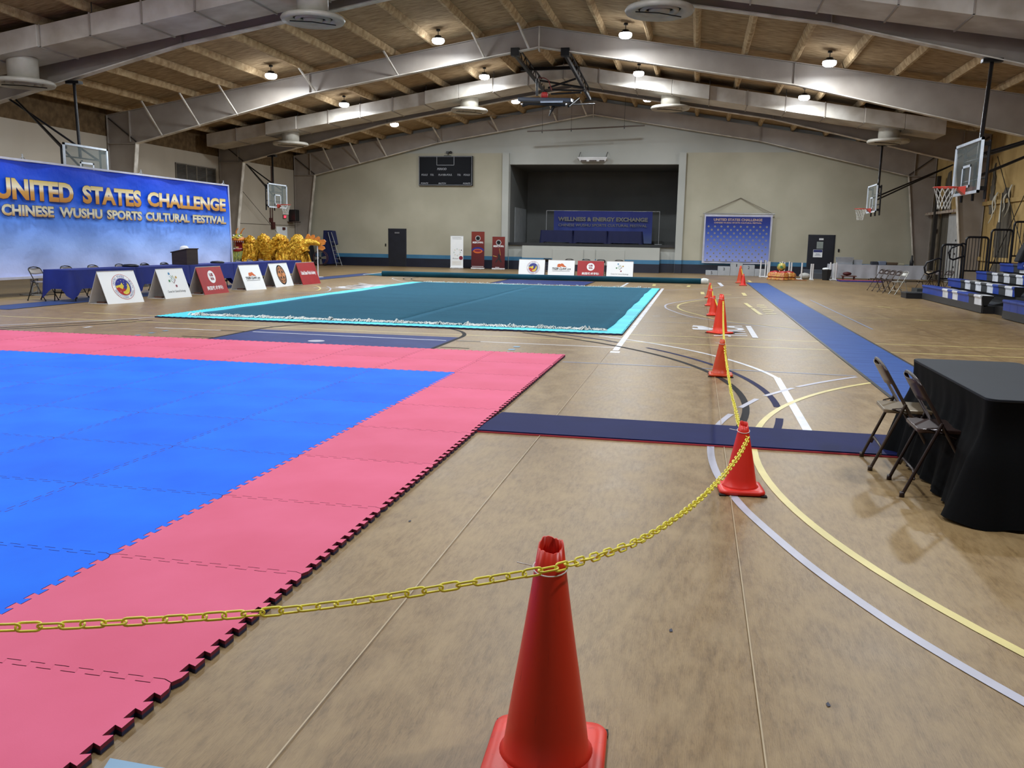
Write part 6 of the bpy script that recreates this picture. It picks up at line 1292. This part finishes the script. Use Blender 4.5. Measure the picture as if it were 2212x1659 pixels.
# ================================================================ BASKETBALL HOOPS
glass_m = mat('board_glass', (150, 160, 158), rough=.08, alpha=.28, spec=.6)
rim_m = mat('rim_orange', (206, 62, 44), rough=.4)
net_m = mat('net_white', (222, 220, 212), rough=.8)
def hoop(X, y0, y1, zt, s, pole, arms, label, pole_b=None):
    """wall-braced hoop; s = +1 if it faces +X"""
    yc = (y0+y1)/2; zb = zt-1.07; t = thing('basketball_hoop', label, 'basketball hoop', (X, yc, zb), 'side basketball hoops')
    bx = X-s*.05
    mb = MB(); mb.box(X-.008, y0+.03, zb+.03, X+.008, y1-.03, zt-.03); mb.build('glass_pane', glass_m, t)
    mb = MB(); w_ = .055
    for a in ((y0, zt-w_, y1, zt), (y0, zb, y1, zb+w_), (y0, zb, y0+w_, zt), (y1-w_, zb, y1, zt)): mb.box(X-.022, a[0], a[1], X+.022, a[2], a[3])
    mb.build('board_frame', mat('board_white', (218, 226, 236), rough=.35), t)
    mb = MB(); sy0, sy1, sz0, sz1 = yc-.30, yc+.30, zb+.14, zb+.60; q = .05; xx = X+s*.012
    for a in ((sy0, sz1-q, sy1, sz1), (sy0, sz0, sy1, sz0+q), (sy0, sz0, sy0+q, sz1), (sy1-q, sz0, sy1, sz1)): mb.box(xx-.004, a[0], a[1], xx+.004, a[2], a[3])
    mb.build('target_square', mat('board_white', (218, 226, 236)), t)
    zr = zb+.15; rc_ = X+s*.38
    mb = MB(); mb.tube([(rc_+.23*math.cos(2*PI*k/28), yc+.23*math.sin(2*PI*k/28), zr) for k in range(28)], .014, 7, closed=True); 
    mb.hexa([(X+s*.02, yc-.12, zr-.15), (X+s*.02, yc+.12, zr-.15), (X+s*.02, yc+.12, zr+.03), (X+s*.02, yc-.12, zr+.03)][::s], [(X+s*.17, yc-.08, zr-.03), (X+s*.17, yc+.08, zr-.03), (X+s*.17, yc+.08, zr+.01), (X+s*.17, yc-.08, zr+.01)][::s]); mb.build('rim', rim_m, t)
    mb = MB(); nn = 12; rad = [.225, .18, .145, .125, .12]; zz = [0, -.12, -.24, -.34, -.44]
    for k in range(nn):
        for d in (-1, 1): mb.tube([(rc_+rad[j]*math.cos(2*PI*(k+d*j*.5)/nn), yc+rad[j]*math.sin(2*PI*(k+d*j*.5)/nn), zr+zz[j]) for j in range(5)], .006, 4)
    o = mb.build('net', net_m, t); o['kind'] = 'stuff'
    mb = MB(); xb = X-s*.16
    for y in (y0+.12, y1-.12): mb.tube([(xb, y, zb-.12), (xb, y, zt-.05)], .03, 8); mb.box(min(X, xb), y-.04, zb+.05, max(X, xb), y+.04, zb+.13); mb.box(min(X, xb), y-.04, zt-.16, max(X, xb), y+.04, zt-.08)
    mb.tube([(xb, yc, zb-.12), (xb, yc, zt-.4)], .03, 8)
    for z in (zb+.30, zb+.72): mb.tube([(xb, y0+.12, z), (xb, y1-.12, z)], .022, 7)
    mb.build('back_frame', steel_m, t)
    pb = Vector(pole_b or (X-s*.2, yc, zt-.35)); mb = MB(); mb.tube([pole, pb], .045, 8); mb.box(pole[0]-.22, pole[1]-.1, pole[2]-.02, pole[0]+.22, pole[1]+.1, pole[2]+.06); mb.build('hanger_pole', steel_m, t)
    for A, dz, dy in arms: mb = MB(); mb.tube([A, (X-s*.16, yc+dy, zb+dz)], .032, 8); mb.build('brace_arm', steel_m, t)
    return t
f0 = FY['0']; fB = FY['B']
def on(px, py, Y): x, z = WY(px, py, Y); return (x, Y, z)
hoop(-17.5, 21.99, 23.88, 4.10, 1, on(160, 180, f0), [(on(35, 216, f0), .95, -.75), (on(35, 216, f0), .35, .1), (on(20, 214, f0), .72, .75)], 'glass basketball hoop half hidden behind the big blue banner')
hoop(5.38, 19.1, 20.93, 3.76, -1, on(2143, 133, f0), [((10.2, f0, 5.0), .75, -.7), ((10.2, f0, 5.0), .35, .0), ((10.2, f0, 5.0), .8, .7)], 'near glass basketball hoop with orange rim on the right')
hoop(-18.8, 36.5, 38.35, 3.95, 1, on(588, 338, fB), [((-21.7, fB-.1, 5.05), .9, -.7), ((-21.7, fB-.1, 5.05), .45, .1), ((-21.7, fB-.1, 5.05), .85, .7)], 'far glass basketball hoop on the left, by the dark red conduits')
hoop(6.62, 36.1, 38.0, 3.98, -1, on(1906, 315, fB), [((10.2, fB-.1, 5.0), .5, -.2), ((10.2, fB-.1, 5.0), .6, .7)], 'far glass basketball hoop on the right, above the white tables')
# folded ceiling hoop between two frames
t = thing('ceiling_hoop', 'black folded-up basketball hoop hanging from lattice beams under the ridge', 'basketball hoop', (-5.8, 34, 7)); YA = FY['A']
for (pa, pe) in (((1113, 118), (1178, 200)), ((1221, 118), (1274, 214))):
    A = Vector(on(*pa, YA-.05)); B = Vector(on(*pe, 39.2)); mb = MB(); mb.bar(A, B, .10, .12); up = Vector((0, 0, .36)); d = (B-A)
    mb.bar(A+d*.06+up, B-d*.02+up, .05, .05); n = 12
    for k in range(n): f1 = .06+.92*k/n; f2 = .06+.92*(k+1)/n; mb.bar(A+d*f1+(up if k % 2 else Vector()), A+d*f2+(Vector() if k % 2 else up), .03, .03)
    mb.box(A.x-.15, YA-.14, A.z-.05, A.x+.15, YA+.14, A.z+.22); mb.build('lattice_beam', steel_m, t)
a = on(1125, 150, 36); b = on(1252, 146, 36); mb = MB(); mb.bar(a, b, .14, .12); mb.build('cross_beam', steel_m, t)
def fl_(p, q, Y, r=.035, n='brace_tube', Y2=None): mb = MB(); mb.tube([on(*p, Y), on(*q, Y2 or Y)], r, 7); mb.build(n, steel_m, t)
fl_((1166, 174), (1262, 190), 35.2, .04); fl_((1184, 190), (1244, 170), 35.0, .04); fl_((1160, 170), (1160, 207), 34, .045); fl_((1192, 194), (1262, 196), 34.5, .035); fl_((1190, 203), (1255, 200), 34, .035); fl_((1175, 196), (1184, 206), 33.5, .05); fl_((1284, 224), (1232, 226), 35, .03, Y2=33.4)
fl_((1130, 224), (1222, 227), 32.4, .05, 'lower_frame'); fl_((1228, 230), (1250, 212), 32.6, .04, 'lower_frame', 33.6); fl_((1128, 229), (1142, 225), 32.4, .04, 'lower_frame')
a = on(1118, 214, 32.4); b = on(1233, 216, 32.4)
mb = MB(); mb.hexa([(a[0], 32.4, a[2]-.07), (b[0], 32.4, b[2]-.07), (b[0], 33.5, b[2]+.03), (a[0], 33.5, a[2]+.03)], [(a[0], 32.4, a[2]+.07), (b[0], 32.4, b[2]+.07), (b[0], 33.5, b[2]+.17), (a[0], 33.5, a[2]+.17)]); mb.build('backboard', mat('board_edge_blue', (38, 46, 62), rough=.4), t, bevel=.02)
mb = MB(); p1 = on(1168, 221, 32.38); p2 = on(1216, 221, 32.38); mb.box(p1[0], 32.3, p1[2]-.03, p2[0], 32.38, p1[2]+.03); mb.build('board_panel', mat('panel_paleblue', (150, 160, 180)), t)
mb = MB(); p = on(1176, 207, 33.0); mb.lathe([(0, -.1), (.12, -.1), (.14, .05), (.1, .12), (0, .12)], 10, p); mb.build('winch_motor', mat('motor_red', (180, 40, 36)), t)
for px_ in (1127, 1223): mb = MB(); p = on(px_, 225, 32.3); ell(mb, p, .035, .035, .035, 10); mb.build('end_cap', white_p, t)
mb = MB(); p = on(1195, 232, 32.6); mb.tube([(p[0]+.06, 32.6, p[2]+.1), p, (p[0]-.08, 32.6, p[2]-.16)], [.05, .06, .05], 8); mb.tube([(p[0]-.08, 32.6, p[2]-.16), (p[0]-.14, 32.6, p[2]-.3)], .03, 7); mb.build('folded_strut', steel_m, t)
mb = MB(); q = on(1165, 168, 34); q2 = on(1188, 200, 33.5); mb.tube([q, on(1175, 168, 34), on(1185, 174, 34), on(1192, 195, 33.8)], .015, 5); mb.build('red_cable', mat('cable_red', (150, 40, 44)), t)
# thin roof cables
mb = MB(); mb.tube([on(940, 251, 41.5), on(1280, 247, 41.5)], .012, 4); o = mb.build('roof_cable', mat('cable_grey', (150, 140, 126))); tag(o, 'thin straight grey cable crossing below the far roof frame', 'cable')
